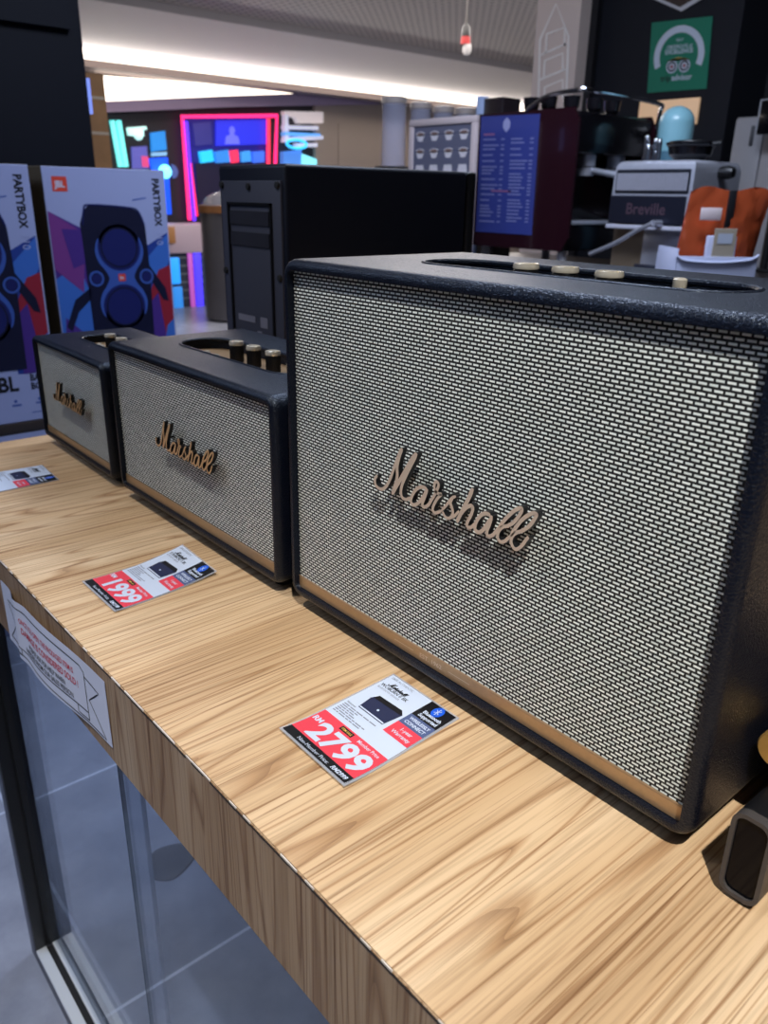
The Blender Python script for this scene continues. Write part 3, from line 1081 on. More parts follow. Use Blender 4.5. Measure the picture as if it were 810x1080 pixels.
# ================================================================ black gadgets at the right end, cut by the frame
root = empty('portable_speaker', (0.4205, -0.002, H))
tag(root, 'small glossy black portable speaker with grey rim at the lower right edge', 'speaker')
b = B()
fr_w, fr_h = 0.022, 0.054
rows = [[(fr_w / 2 + x, y, 0.003 + fr_h / 2 + z) for x, z in rrect(fr_w - 2 * o_, fr_h - 2 * o_, 0.0075 - o_)] for o_, y in ((0.005, 0.036), (0.001, 0.034), (0, 0.030), (0, 0.004), (0.0012, 0.0))]
n = len(rows[0])
b.add([p for r in rows for p in r], [(j * n + i, j * n + (i + 1) % n, (j + 1) * n + (i + 1) % n, (j + 1) * n + i) for j in range(4) for i in range(n)] + [tuple(range(n)), tuple(range(4 * n, 5 * n))[::-1]])
b.build('body', black_plastic, root)
b = B()
ro = [(fr_w / 2 + x, 0.003 + fr_h / 2 + z) for x, z in rrect(fr_w, fr_h, 0.0075)]
ri = [(fr_w / 2 + x, 0.003 + fr_h / 2 + z) for x, z in rrect(fr_w - 0.005, fr_h - 0.005, 0.0052)]
vs = [(x, -0.002, z) for x, z in ro] + [(x, -0.002, z) for x, z in ri] + [(x, 0.004, z) for x, z in ro] + [(x, 0.002, z) for x, z in ri]
fs = []
for i in range(n):
    j = (i + 1) % n
    fs += [(i, j, n + j, n + i), (i, j, 2 * n + j, 2 * n + i), (n + i, n + j, 3 * n + j, 3 * n + i)]
b.add(vs, fs)
part(b.build('rim', mat('taupe_grey_rim', (62, 58, 56), 0.55), root), 'matt grey rim')
b = B()
b.solid([(x, -0.0002, z) for x, z in ri], [(x, 0.003, z) for x, z in ri])
part(b.build('end_panel', mat('gloss_black', (6, 7, 12), 0.12, spec=0.15), root, smooth=False), 'glossy black panel')

root = empty('guitar_amplifier', (0.416, 0.078, H))
tag(root, 'black leather-covered box with a gold knob, half hidden beyond the largest speaker', 'speaker')
b = B()
b.box((-0.011, 0.0, 0.004), (0.16, 0.10, 0.082), 0, 0.010, 4)
b.build('cabinet', leather, root)
for fx in (0.02, 0.14):
    b = B()
    b.lathe([(0.0001, 0), (0.007, 0), (0.007, 0.005), (0.0001, 0.005)], (fx, 0.05, 0), 0, 16)
    b.build('rubber_foot', black_rubber, root)
b = B()
for j in range(8):
    b.lathe([(0.0001, 0), (0.0106, 0), (0.0114, 0.0008), (0.0114, 0.0020), (0.0106, 0.0028), (0.0001, 0.0028)], (0.0005, -0.0285 + j * 0.0032, 0.064), 0, 30, axis=(0, 1, 0))
b.cyl((0.0005, -0.0280, 0.064), (0.0005, 0.002, 0.064), 0.0098, None, 0)
part(b.build('knob', mat('ribbed_gold', (206, 164, 92), 0.3, 0.6), root), 'ribbed gold knob')


# ================================================================ tall black speaker seen from behind, at the back of the table
c = dep(298, 172, 1.1)
PW, PD, PH = 0.186, 0.388, c.z - H
root = empty('loudspeaker', (c.x - PW, c.y, H))
tag(root, 'tall navy-black loudspeaker turned backwards, standing behind the retro speakers', 'speaker')
b = B()
b.box((0, 0.004, 0.006), (PW, PD - 0.024, PH), 0, 0.006, 3)
b.build('cabinet', navy_black, root)
b = B()
b.box((0.001, PD - 0.021, 0.006), (PW - 0.001, PD, PH), 0, 0.005, 3)
b.box((0.006, PD - 0.026, 0.012), (PW - 0.006, PD - 0.018, PH - 0.006), 0)
b.build('front_baffle', black_plastic, root)
panel = mat('charcoal_back_panel', (60, 62, 74), 0.5, spec=0.3)
b = B()
x0, x1, z0, z1 = 0.012, PW - 0.008, 0.018, PH - 0.022
b.box((x0, 0.0, z0), (x1, 0.006, z1), 0, 0.002)
# raised inner frame
for lo, hi in (((x0 + .022, -.003, z0 + .01), (x0 + .026, .001, z1 - .03)), ((x1 - .026, -.003, z0 + .01), (x1 - .022, .001, z1 - .03)), ((x0 + .022, -.003, z1 - .034), (x1 - .022, .001, z1 - .03))):
    b.box(lo, hi, 1)
bp_ = b.build('back_panel', [panel, black_plastic], root)
for k in range(2):
    zc = z1 - 0.052 - k * 0.030
    b = B()
    b.box((x0 + .028, -0.0008, zc - .010), (x1 - .028, 0.001, zc + .010), 0)
    for i in range(26):
        xx = x0 + .031 + (x1 - x0 - .062) * i / 25
        b.box((xx - .0009, -0.003, zc - .0095), (xx + .0009, 0.0, zc + .0095), 1)
    b.build('vent_grille', [black_rubber, panel], bp_, smooth=False)
for sx, sz in ((x0 + .006, z1 - .006), ((x0 + x1) / 2, z1 - .008), (x1 - .006, z1 - .006), (x0 + .006, z0 + .22), (x1 - .006, z0 + .22), (x0 + .006, z0 + .11), (x1 - .006, z0 + .11), (x0 + .006, z0 + .01), (x1 - .006, z0 + .01)):
    b = B()
    b.lathe([(0.0001, 0), (0.0052, 0), (0.0045, 0.003), (0.0001, 0.0035)], (sx, 0.0, sz), 0, 14, axis=(0, -1, 0))
    b.build('screw', black_rubber, bp_)
b = B()
P = lambda x, y: Vector((x, -0.0008, y))
for i, (xa, xb, zz, hh_) in enumerate([(.05, .10, .165, .010), (.115, .135, .160, .016), (.05, .088, .140, .006), (.05, .10, .128, .005), (.105, .118, .140, .014), (.122, .138, .138, .012), (.055, .10, .108, .008), (.112, .138, .098, .014)]):
    b.rect(xa, zz, xb, zz + hh_, P, 1 if i == 7 else 0)
b.build('rating_label', [mat('grey_label_print', (112, 112, 124), 0.5), mat('pale_label', (170, 170, 180), 0.5)], bp_, smooth=False)
for fx in (0.02, PW - 0.02):
    for fy_ in (0.03, PD - 0.03):
        b = B()
        b.lathe([(0.0001, 0), (0.009, 0), (0.009, 0.0075), (0.0001, 0.0075)], (fx, fy_, 0), 0, 14)
        b.build('rubber_foot', black_rubber, root)

# ================================================================ cartons on the rack at the left
CXP = dep(45, 173, 2.2).x
carton_white = mat('carton_lilac_white', (156, 164, 204), 0.55)
carton_side = mat('carton_side_kraft', (96, 84, 66), 0.7)
pr_navy = mat('print_navy', (14, 17, 46), 0.4)
pr_blue = mat('print_blue', (34, 60, 140), 0.4)
pr_deep = mat('print_deep_blue', (24, 30, 92), 0.4)
pr_glow = mat('print_pale_blue', (58, 88, 166), 0.4)
pr_violet = mat('print_violet', (72, 44, 128), 0.4)
pr_red = mat('print_red', (146, 34, 52), 0.4)
pr_orange = mat('print_orange', (214, 70, 52), 0.4)
pr_sky = mat('print_sky', (58, 106, 190), 0.4)
pr_mag = mat('print_magenta', (118, 56, 130), 0.4)
CM = [carton_white, carton_side, pr_navy, pr_blue, pr_deep, pr_glow, pr_violet, pr_red, pr_orange, pr_sky, paper, pr_mag, ink]


def carton(label, y0, z0, z1, xf, printed, model):
    w, d = 0.366, 0.36
    root = empty('speaker_carton', (xf, y0, z0))
    tag(root, label, 'box', 'cartons on the rack at the left')
    h = z1 - z0
    b = B()
    b.box((-d, 0, 0), (-0.001, w, h), 1, 0.003)
    b.box((-0.004, 0.001, 0.001), (0, w - 0.001, h - 0.001), 0, 0.0015)
    b.box((-d + .004, w * .49, h - .001), (-.004, w * .51, h + .0006), 1)
    # print: face coordinates s (left to right), t (bottom to top) in metres
    P = [(lambda k: (lambda s, t: Vector((0.0003 + 0.0003 * k, s, t))))(k) for k in range(6)]
    S = lambda pts: [(s * w, t * h) for s, t in pts]
    if printed:
        b.flat(S([(0.012, .20), (0.012, .83), (.30, .75), (.36, .20)]), P[0], 6)
        b.flat(S([(0.012, .20), (0.012, .56), (.20, .62), (.30, .45), (.25, .20)]), P[1], 9)
        b.flat(S([(0.012, .83), (0.012, .60), (.22, .50), (.28, .74)]), P[2], 11)
        b.flat(S([(0.10, .76), (0.16, .60), (.26, .62), (.28, .755)]), P[3], 6)
        b.flat(S([(0.012, .20), (0.05, .40), (.24, .30), (.30, .20)]), P[3], 6)
        b.flat(S([(.05, .36), (.14, .47), (.28, .52), (.27, .47), (.16, .42), (.09, .34)]), P[4], 2)
        b.flat(S([(.72, .20), (.70, .66), (.985, .74), (.985, .20)]), P[0], 3)
        b.flat(S([(.76, .62), (.985, .735), (.985, .62), (.88, .52)]), P[1], 9)
        b.flat(S([(.78, .20), (.80, .50), (.88, .58), (.985, .60), (.985, .30)]), P[2], 7)
        b.flat(S([(.76, .20), (.78, .44), (.86, .48), (.90, .30), (.88, .20)]), P[3], 6)
        b.flat(S([(.80, .60), (.93, .50), (.95, .44), (.90, .45), (.78, .56)]), P[4], 2)
        b.flat(S([(.86, .20), (.92, .33), (.985, .36), (.985, .20)]), P[3], 9)
        # printed picture of a tall party speaker with glowing rings
        bd = [(.27, .22), (.26, .60), (.25, .78), (.29, .835), (.34, .855), (.66, .845), (.74, .83), (.79, .77), (.80, .60), (.79, .22)]
        b.flat(S(bd), P[4], 2)
        q = [(x * w, t * h) for x, t in ((.27, .775), (.29, .835), (.34, .855), (.66, .845), (.74, .83), (.785, .775))]
        b.line(smooth_line(q, 5), 0.004, P[5], 4)
        cxs, ups, los = .55 * w, .68 * h, .41 * h
        top = [(lambda k: (lambda s, t: Vector((0.0019 + 0.0002 * k, s, t))))(k) for k in range(5)]
        R_ = .165 * w
        half = [(.34, .150), (.28, .190), (.20, .205), (.12, .180), (.06, .135), (0, .108)]
        prof = half + [(-y, x) for y, x in half[-2::-1]]
        sm = smooth_line([(x, y) for y, x in prof], 4)
        for k in range(len(sm) - 1):
            (xa, ya_), (xb, yb_) = sm[k], sm[k + 1]
            b.flat([(cxs - xa * w, .555 * h + ya_ * w), (cxs + xa * w, .555 * h + ya_ * w), (cxs + xb * w, .555 * h + yb_ * w), (cxs - xb * w, .555 * h + yb_ * w)], top[0], 5)
        ups, los, R_ = .555 * h + .235 * w, .555 * h - .235 * w, .172 * w
        for yy in (ups, los):
            b.disc(cxs, yy, R_ * 1.05, top[1], 4, 36)
            b.disc(cxs, yy + (.10 if yy > cxs * 0 + .555 * h else -.10) * w, R_ * 1.0, top[1], 2, 36)
            b.disc(cxs, yy, R_ * 0.92, top[2], 2, 30)
            b.disc(cxs, yy, R_ * 0.84, top[3], 4, 30)
        for sx in (-1, 1):
            b.disc(cxs + sx * .215 * w, .555 * h, .062 * w, top[2], 5, 26, r_in=.045 * w)
            b.disc(cxs + sx * .215 * w, .555 * h, .040 * w, top[1], 4, 20)
        b.rect(cxs - .03 * w, .54 * h, cxs + .03 * w, .57 * h, top[3], 8)
        b.text('JBL', cxs, .549 * h, 0.011, top[4], 10, 0.02, 0, 'CENTER')
        b.rect(.07 * w, .905 * h, .185 * w, .962 * h, P[1], 8)
        b.text('JBL', .128 * w, .921 * h, 0.024, P[2], 10, 0.03, 0, 'CENTER', 0.85)
        V = lambda s, t: Vector((0.0008, .885 * w + t, .965 * h - s))
        b.text('PARTYBOX', 0, 0, 0.030, V, 12, 0.03, 0, 'LEFT', 0.88)
        b.text('110', 0.150, 0, 0.030, V, 0, 0.0, 0, 'LEFT', 0.9)
        b.line([(.70 * w, .875 * h), (.82 * w, .885 * h)], 0.003, P[1], 5)
        # lower white band with lettering and small feature icons
        b.text('JBL', .52 * w, .135 * h, 0.058, P[1], 12, 0.03, 0, 'LEFT', 0.9)
        b.text('BASS', .80 * w, .168 * h, 0.026, P[1], 12, 0.03, 0, 'LEFT', 0.85)
        b.text('BOOST', .80 * w, .133 * h, 0.026, P[1], 12, 0.03, 0, 'LEFT', 0.85)
        for s in (.10, .28, .46, .64, .82):
            b.rect((s) * w, .070 * h, (s + .07) * w, .077 * h, P[1], 5)
            b.disc((s + .03) * w, .090 * h, .012 * w, P[1], 5, 14)
        b.line([(.78 * w, .035 * h), (.95 * w, .035 * h)], 0.002, P[1], 5)
    else:
        b.line([(.60 * w, .86 * h), (.78 * w, .86 * h)], 0.003, P[1], 5)
        b.line([(.80 * w, .80 * h), (.95 * w, .80 * h)], 0.002, P[1], 5)
        b.rect(.07 * w, .905 * h, .185 * w, .962 * h, P[1], 8)
    o = b.build('carton', CM, root, smooth=False)
    return root


yA = at(42, 173, 0, CXP).y
zt, zb = dep(45, 173, 2.2).z, H - 0.272
XB = CXP + 0.06
yB = at(29, 172, 0, XB).y - 0.366
carton('tall printed carton with a full dark speaker picture, right of the pair', yA, zb, zt - 0.004, CXP, True, '110')
carton('tall printed carton cut off by the left edge of the picture', yB, zb, zt - 0.004, XB, True, '110')
carton('plain pale carton on the floor under the left printed carton', yB, 0.0, zb - 0.032, XB, False, '')
carton('plain pale carton on the floor under the right printed carton', yA, 0.0, zb - 0.032, CXP, False, '')
root = empty('storage_rack', (CXP - 0.2, yA, 0))
tag(root, 'dark wooden rack shelf carrying the two printed cartons', 'rack')
b = B()
b.box((-0.34, -0.45, zb - 0.030), (0.262, 0.42, zb - 0.0005), 0, 0.003)
b.build('shelf_board', mat('dark_walnut', (52, 42, 38), 0.5), root)
for px, py in ((-0.33, -0.44), (-0.33, 0.41), (-0.33, -0.005)):
    b = B()
    b.box((px, py - 0.015, 0), (px + 0.03, py + 0.015, zb - 0.03))
    b.build('post', black_plastic, root, smooth=False)

# navy column behind the cartons, cool light strip on its edge, timber post beyond
NX = dep(60, 100, 2.9).x
ny = at(85, 0, 0, NX).y
b = B()
b.box((NX - 0.35, -4.0, 0), (NX, ny - 0.01, H + 2.0))
b.box((NX, -4.0, at(0, 22, 0, NX).z), (NX + 0.03, ny - 0.055, H + 2.0))
struct(b.build('wall_left', mat('navy_column_laminate', (6, 9, 22), 0.6, spec=0.2), smooth=False), 'navy black column behind the printed cartons')
b = B()
z0, z1 = at(97, 120, 0, NX).z, at(93, 82, 0, NX).z
b.box((NX - 0.03, ny - 0.01, z0), (NX - 0.008, ny + 0.006, z1))
tag(b.build('light_strip', mat('cool_led_strip', (130, 150, 235), 0.4, emit=0.7), smooth=False), 'thin cool blue light strip on the edge of the navy column', 'light')
TXp = dep(104, 120, 3.5).x
ya, yb = at(94, 120, 0, TXp).y, at(113, 120, 0, TXp).y
b = B()
ztop = at(104, 78, 0, TXp).z
b.box((TXp - 0.08, ya, 0), (TXp, yb, ztop), 0)
for zz in (at(104, 105, 0, TXp).z, at(104, 142, 0, TXp).z):
    b.box((TXp, ya, zz), (TXp + 0.002, yb, zz + 0.012), 1)
struct(b.build('trim_7', [mat('honey_timber', (172, 122, 74), 0.55, noise=0.25, nscale=14), mat('pale_tape', (206, 180, 150), 0.6)], smooth=False), 'narrow honey-coloured timber post beyond the navy column')

# ================================================================ lit shop and hall furniture across the way
SX = WX + 0.001


def em(name, rgb, e):
    return mat(name, rgb, 0.4, emit=e)


def pane(name, label, cat, q, m, th=0.03, off=0.0, extra=None, group=None):
    """flat lit panel hung on the far shopfront"""
    b = B()
    x = SX + off
    b.solid([Vector((x + th, at(u, v, 0, x + th).y, at(u, v, 0, x + th).z)) for u, v in q], [Vector((x, at(u, v, 0, x + th).y, at(u, v, 0, x + th).z)) for u, v in q])
    o = b.build(name, m, None, smooth=False)
    tag(o, label, cat, group)
    return o


cyan = em('cyan_led', (120, 240, 235), 1.1)
for k, (a, c2) in enumerate((((118, 127), (127, 176)), ((125, 127), (133, 176)))):
    b = B()
    b.cyl(at(a[0], a[1], 0, SX + .032), at(c2[0], c2[1], 0, SX + .032), 0.032, None, 0, 12)
    o = b.build('led_tube', cyan)
    tag(o, ('left' if k == 0 else 'right') + ' one of the two upright cyan light tubes in the far shop', 'light', 'upright cyan light tubes')
b = B()
b.box(at(134, 143, 0, SX), at(150, 137, 0, SX) + Vector((.05, 0, 0)), 0, 0.01)
b.ball(at(146, 143, 0, SX + .05), 0.055, 0, 12)
b.cyl(at(134, 136.5, 0, SX + .04), at(154, 135, 0, SX + .04), 0.02)
tag(b.build('neon_sign', em('pale_cyan_sign', (200, 245, 240), 1.0)), 'pale cyan shop sign beside the two cyan tubes', 'sign')
pane('poster', 'small violet poster with a pink patch above the right carton', 'poster', [(139, 155), (155, 154), (157, 178), (140, 178)], em('violet_poster', (96, 96, 190), 0.45))
b = B()
b.box(at(150, 176, 0, SX + .031), at(156, 165, 0, SX + .031) + Vector((.01, 0, 0)))
tag(b.build('sticker', em('pink_patch', (220, 70, 130), 0.6), smooth=False), 'pink patch stuck on the violet poster', 'sticker')
pane('light_box', 'blue light box high on the dark shopfront', 'light', [(159, 140), (174, 138), (176, 158), (160, 160)], em('blue_box', (30, 130, 215), 0.8))
pane('light_box', 'thin pale blue light box under the high blue one', 'light', [(160, 161), (176, 160), (176, 164), (160, 165)], em('pale_blue_box', (130, 180, 220), 0.7))
pane('display_screen', 'tall bright blue screen left of the pink neon frame', 'screen', [(157, 167), (177, 166), (181, 226), (172, 226)], em('blue_screen', (10, 80, 240), 1.0))
b = B()
b.ball(at(174, 181, 0, SX + .125), 0.085, 0, 14)
b.cyl(at(174, 181, 0, SX + .125), at(174, 181, 0, SX + .125) - Vector((.09, 0, 0)), 0.02)
tag(b.build('spot_lamp', em('cyan_white_lamp', (120, 225, 255), 2.2)), 'glaring cyan white lamp in front of the tall blue screen', 'light')
pane('light_box', 'dim slate blue round panel beside the glaring cyan lamp', 'light', smooth_line([(181, 173), (185, 175), (188, 181), (186, 187), (182, 188)], 3), em('slate_glow', (70, 92, 150), 0.5))
# pink and violet neon frame with the blue display inside it
root = empty('shop_display', at(240, 180, 0, SX))
tag(root, 'deep blue lit shop display with goods, framed by pink and violet neon tubes', 'display')
inv = -root.location
for name, q, m in (('neon_tube', [(200, 232), (192, 123), (292, 122), (290, 180)], em('pink_neon', (255, 46, 120), 1.6)),
                   ('neon_tube', [(207, 228), (200, 172)], em('red_neon', (255, 50, 80), 1.3)),
                   ('neon_tube', [(283, 182), (283, 125)], em('red_neon', (255, 50, 80), 1.3)),
                   ('neon_tube', [(205, 233), (196, 128)], em('violet_neon', (96, 50, 255), 1.4))):
    b = B()
    b.tube([at(u, v, 0, SX + .10) + inv for u, v in q], 0.026, 0, 8)
    b.build(name, m, root)


def dpart(name, q, m, off, ):
    b = B()
    x = SX + off
    b.solid([at(u, v, 0, x + .01) + inv for u, v in q], [at(u, v, 0, x + .01) + inv - Vector((off + .01, 0, 0)) for u, v in q])
    return b.build(name, m, root, smooth=False)


dpart('backdrop', [(194, 125), (282, 124), (282, 185), (200, 232)], em('navy_screen', (26, 24, 120), 0.6), 0.0)
dpart('banner', [(228, 127), (281, 126), (281, 152), (228, 154)], em('blue_banner', (40, 50, 220), 0.8), 0.03)
dpart('banner', [(203, 130), (222, 128), (224, 152), (206, 154)], em('indigo_banner', (50, 50, 130), 0.6), 0.03)
dpart('figure_print', smooth_line([(238, 152), (239, 144), (243, 142), (242, 137), (245, 133), (248, 137), (247, 142), (251, 144), (253, 152)], 3), em('lilac_figure', (96, 104, 230), 0.9), 0.05)
for q, c3, e in (([(211, 160), (224, 158), (226, 170), (213, 172)], (40, 190, 235), 1.0), ([(227, 160), (241, 158), (243, 171), (229, 172)], (50, 130, 220), 0.8),
                 ([(243, 159), (251, 158), (252, 171), (245, 172)], (240, 50, 90), 1.0), ([(255, 160), (264, 159), (265, 170), (256, 171)], (60, 150, 230), 0.8), ([(267, 160), (279, 159), (279, 171), (268, 172)], (60, 110, 230), 0.8)):
    dpart('shop_goods', q, em('goods_%d' % c3[1], c3, e), 0.06)
dpart('shelf_front', [(206, 172), (282, 171), (282, 186), (210, 228)], em('dark_shelf', (30, 26, 60), 0.2), 0.02)
# pale shelves right of the neon frame
root = empty('shop_shelving', at(315, 150, 0, SX))
tag(root, 'pale lit shop shelving right of the neon frame', 'shelf')
inv = -root.location
white_led = em('cool_white_shelf', (196, 200, 222), 0.55)
blue_led = em('sky_shelf', (90, 160, 230), 0.8)
for nm, q, m in (('top_panel', [(300, 117), (341, 118), (341, 130), (315, 130), (312, 124), (300, 121)], em('warm_white_shelf', (206, 196, 200), 0.5)),
                 ('shelf', [(300, 132), (336, 133), (336, 137), (300, 136)], white_led), ('shelf', [(300, 139), (338, 141), (338, 144), (300, 143)], blue_led),
                 ('shelf', [(300, 145), (341, 143), (341, 147), (300, 150)], white_led), ('shelf', [(313, 151), (335, 151), (335, 155), (313, 155)], white_led),
                 ('upright', [(301, 121), (304, 121), (305, 150), (301, 150)], white_led),
                 ('counter_front', [(299, 160), (318, 158), (318, 178), (299, 178)], em('blue_counter', (80, 140, 230), 0.6)),
                 ('lamp', [(318, 162), (334, 168), (334, 178), (317, 178)], em('aqua_lamp', (130, 225, 240), 1.0))):
    dpart(nm, q, m, 0.08)
b = B()
ce = at(313, 152, 0, SX + .16)
b.tube([ce + inv + Vector((0, 0.17 * math.cos(2 * PI * i / 24), 0.055 * math.sin(2 * PI * i / 24))) for i in range(24)], 0.018, 0, 8, closed=True)
b.build('ring_lamp', em('cyan_ring', (60, 190, 250), 1.3), root)

# showcase counter standing in the hall
HX = -8.45
root = empty('showcase_counter', at(195, 325, 0, HX) * 1.0)
root.location.z = 0
tag(root, 'pale topped glass showcase counter with glowing bars for blue and violet reflections, right of the cartons', 'counter')
inv = Vector((-root.location.x, -root.location.y, 0))
ya, yb = at(150, 250, 0, HX).y, at(250, 250, 0, HX).y
zt_, zm_ = at(195, 237, 0, HX).z, at(195, 267, 0, HX).z
b = B()
b.box(Vector((HX - .6, ya, zm_)) + inv, Vector((HX, yb, zt_)) + inv, 0, 0.01)
b.build('counter_top', mat('pinkish_white_top', (190, 172, 186), 0.4), root)
b = B()
b.box(Vector((HX - .02, at(175, 250, 0, HX).y, zt_ - .2)) + inv, Vector((HX + .03, at(184, 250, 0, HX).y, zt_ - .02)) + inv, 0, 0.005)
b.build('timber_end', mat('honey_timber', (172, 122, 74), 0.55), root)
b = B()
b.box(Vector((HX - .55, ya + .03, 0)) + inv, Vector((HX - .05, yb - .03, zm_)) + inv, 0)
for i in range(6):
    zz = zm_ * (0.15 + 0.15 * i)
    b.box(Vector((HX - .05, ya + .05, zz)) + inv, Vector((HX - .045, yb - .05, zz + .02)) + inv, 1)
b.build('showcase_body', [mat('smoked_glass_body', (50, 58, 70), 0.15), mat('grey_slat', (96, 104, 108), 0.4)], root, smooth=False)
for u0, u1, v0, v1, nm, c3, e in ((182, 192, 272, 300, 'sky', (40, 150, 250), 1.0), (183, 193, 303, 328, 'sky2', (50, 140, 230), 0.7), (201, 206, 262, 326, 'rose', (190, 90, 190), 0.6), (207, 215, 262, 327, 'violet', (76, 60, 250), 1.0)):
    b = B()
    b.box(Vector((HX - .045, at(u0, 300, 0, HX).y, at(u0, v1, 0, HX).z)) + inv, Vector((HX - .02, at(u1, 300, 0, HX).y, at(u0, v0, 0, HX).z)) + inv, 0, 0.01)
    b.build('reflection_bar', em('bar_' + nm, c3, e), root)  # glowing bars stand in for coloured reflections in the counter front
# cylindrical bin with copper rim and clear dome
BX = -7.3
cb_ = at(246, 325, 0, BX)
rb = (at(243, 260, 0, BX) - at(217, 260, 0, BX)).length
ht = at(243, 217, 0, BX).z
hb = 0.0
root = empty('litter_bin', (BX, cb_.y, 0))
tag(root, 'grey round bin with copper rim and clear dome, between the carton and the backwards loudspeaker', 'bin')
b = B()
b.lathe([(rb * .9, 0), (rb, .03), (rb, ht - .1), (rb * .98, ht - .06)], (0, 0, 0), 0, 40)
b.build('body', mat('concrete_grey', (96, 94, 98), 0.3, 0.4, noise=.15, nscale=5), root)
b = B()
b.lathe([(rb * .9, ht - .07), (rb * 1.06, ht - .07), (rb * 1.06, ht), (rb * .9, ht)], (0, 0, 0), 0, 40)
part(b.build('rim', mat('copper_rim', (168, 116, 74), 0.35, 0.5), root), 'copper rim')
b = B()
b.lathe([(rb * .9 * math.cos(PI / 2 * i / 8), ht + rb * .5 * math.sin(PI / 2 * i / 8)) for i in range(9)], (0, 0, 0), 0, 32)
part(b.build('dome_lid', mat('clear_dome', (180, 186, 200), 0.08, alpha=0.35), root), 'clear dome lid')

# thing hanging from the ceiling on a wire
pz = dep(491, 42, 6.0)
root = empty('hanging_lamp', (pz.x, pz.y, pz.z))
tag(root, 'small black red and white fitting hanging on a wire from the perforated ceiling', 'lamp')
b = B()
b.cyl((0, 0, .06), (0, 0, H + 2.0 - pz.z), 0.006, None, 0, 8)
b.build('wire', mat('grey_wire', (70, 66, 64), 0.5), root)
b = B()
b.lathe([(0.0001, .10), (.018, .10), (.03, .08), (.034, .02), (.0001, .02)], (0, 0, 0), 0, 16)
b.build('socket', black_plastic, root)
b = B()
b.lathe([(0.0001, .02), (.034, .02), (.036, -.03), (.0001, -.03)], (0, 0, 0), 0, 16)
b.build('collar', mat('collar_red', (190, 60, 60), 0.5), root)
b = B()
b.lathe([(0.0001, -.03), (.03, -.03), (.034, -.07), (.02, -.10), (.0001, -.105)], (0.01, 0.01, 0), 0, 16)
b.build('bulb', mat('milky_white', (225, 222, 220), 0.4), root)

# ================================================================ coffee counter on the right
CZ = H + 0.05
root = empty('coffee_counter', (-1.0, 1.6, 0))
tag(root, 'dark coffee counter behind the display table', 'counter')
b = B()
b.box((-1.75, 0.05, 0), (1.4, 2.0, CZ - 0.03), 0)
b.build('base', mat('dark_counter_front', (24, 22, 28), 0.55), root, smooth=False)
b = B()
b.box((-1.8, 0.0, CZ - 0.03), (1.4, 2.0, CZ), 0, 0.004)
b.build('worktop', mat('dark_worktop', (40, 34, 34), 0.35), root)

# big espresso machine
pc = dep(612, 112, 3.0)
ex0, ex1 = at(503, 122, 1, pc.y).x, pc.x
ey0, ey1 = pc.y, at(690, 150, 0, pc.x).y
ez0, ez1 = at(560, 263, 1, pc.y).z, pc.z
EW, ED = ex1 - ex0, ey1 - ey0
root = empty('espresso_machine', (ex0, ey0, CZ))
tag(root, 'large black and maroon espresso machine with cups on its chrome-railed top', 'coffee machine')
zl, zh = ez0 - CZ, ez1 - CZ
maroon = mat('maroon_gloss_panel', (38, 14, 22), 0.16, coat=0.4)
b = B()
b.box((0.0, 0.012, zl), (EW - 0.02, ED, zl + 0.10), 0, 0.01)
b.box((0.0, 0.012, zl + 0.10), (EW - 0.16, ED, zh - 0.02), 0, 0.01)
b.box((0.0, 0.012, zh - 0.16), (EW - 0.01, ED, zh - 0.01), 0, 0.02)
b.build('body', mat('black_enamel', (12, 11, 15), 0.2, coat=0.3), root)
for yy in (0.0, ED - 0.004):
    b = B()
    q = [(0, zl), (EW - 0.03, zl), (EW, zl + 0.05), (EW, zh - 0.05), (EW - 0.03, zh), (0, zh)]
    b.solid([(x, yy, z) for x, z in q], [(x, yy + 0.014, z) for x, z in q])
    b.build('side_panel', maroon, root, smooth=False)
b = B()
rz_ = zh + 0.045
b.tube(smooth_line([(EW - .26, 0.0, zh), (EW - .16, 0.0, rz_), (EW - .02, 0.0, rz_ + .01), (EW + .02, 0.04, rz_ + .01), (EW + .02, ED - .05, rz_), (EW + .01, ED, rz_ - .03), (EW - .02, ED + .02, zh - 0.09)], 6), 0.0085, 0, 10)
part(b.build('cup_rail', chrome, root), 'chrome cup rail')
for gy in (ED * .32, ED * .7):
    b = B()
    b.cyl((EW - .07, gy, zh - .20), (EW - .07, gy, zh - .14), .036, None, 0, 20)
    b.lathe([(.0001, 0), (.032, 0), (.036, .03), (.0001, .03)], (EW - .07, gy, zh - .235), 0, 20)
    b.cyl((EW - .05, gy, zh - .215), (EW + .09, gy, zh - .235), .012, None, 0, 12)
    b.build('group_head', steel, root)
b = B()
b.box((EW - .155, .03, zl + .101), (EW - .012, ED - .03, zl + .115), 0, 0.003)
b.build('drip_tray', steel, root)
for fx in (.05, EW - .06):
    for fy_ in (.05, ED - .05):
        b = B()
        b.lathe([(.0001, 0), (.022, 0), (.018, zl + .002), (.0001, zl + .002)], (fx, fy_, 0), 0, 16)
        b.build('foot', mat('pale_foot', (186, 184, 190), 0.4), root)
for k, (px, py, hh_) in enumerate(((EW - .20, .06, .05), (EW - .28, .05, .05), (EW - .12, .10, .05), (EW - .10, .22, .05), (EW - .10, .34, .05))):
    b = B()
    b.lathe([(.020, 0), (.030, .012), (.034, hh_), (.031, hh_), (.027, .014), (.0001, .012)], (ex0 + px, ey0 + py, ez1 + 0.0), 0, 22)
    o = b.build('coffee_cup', mat('dark_glazed_cup', (20, 18, 22), 0.15))
    tag(o, ['dark cup on the espresso machine top, second from its left', 'dark cup at the left end of the espresso machine top', 'dark cup nearest the front corner of the espresso machine top',
            'dark cup in the middle of the row along the chrome rail', 'dark cup at the right end of the row along the chrome rail'][k], 'cup', 'cups on the espresso machine')

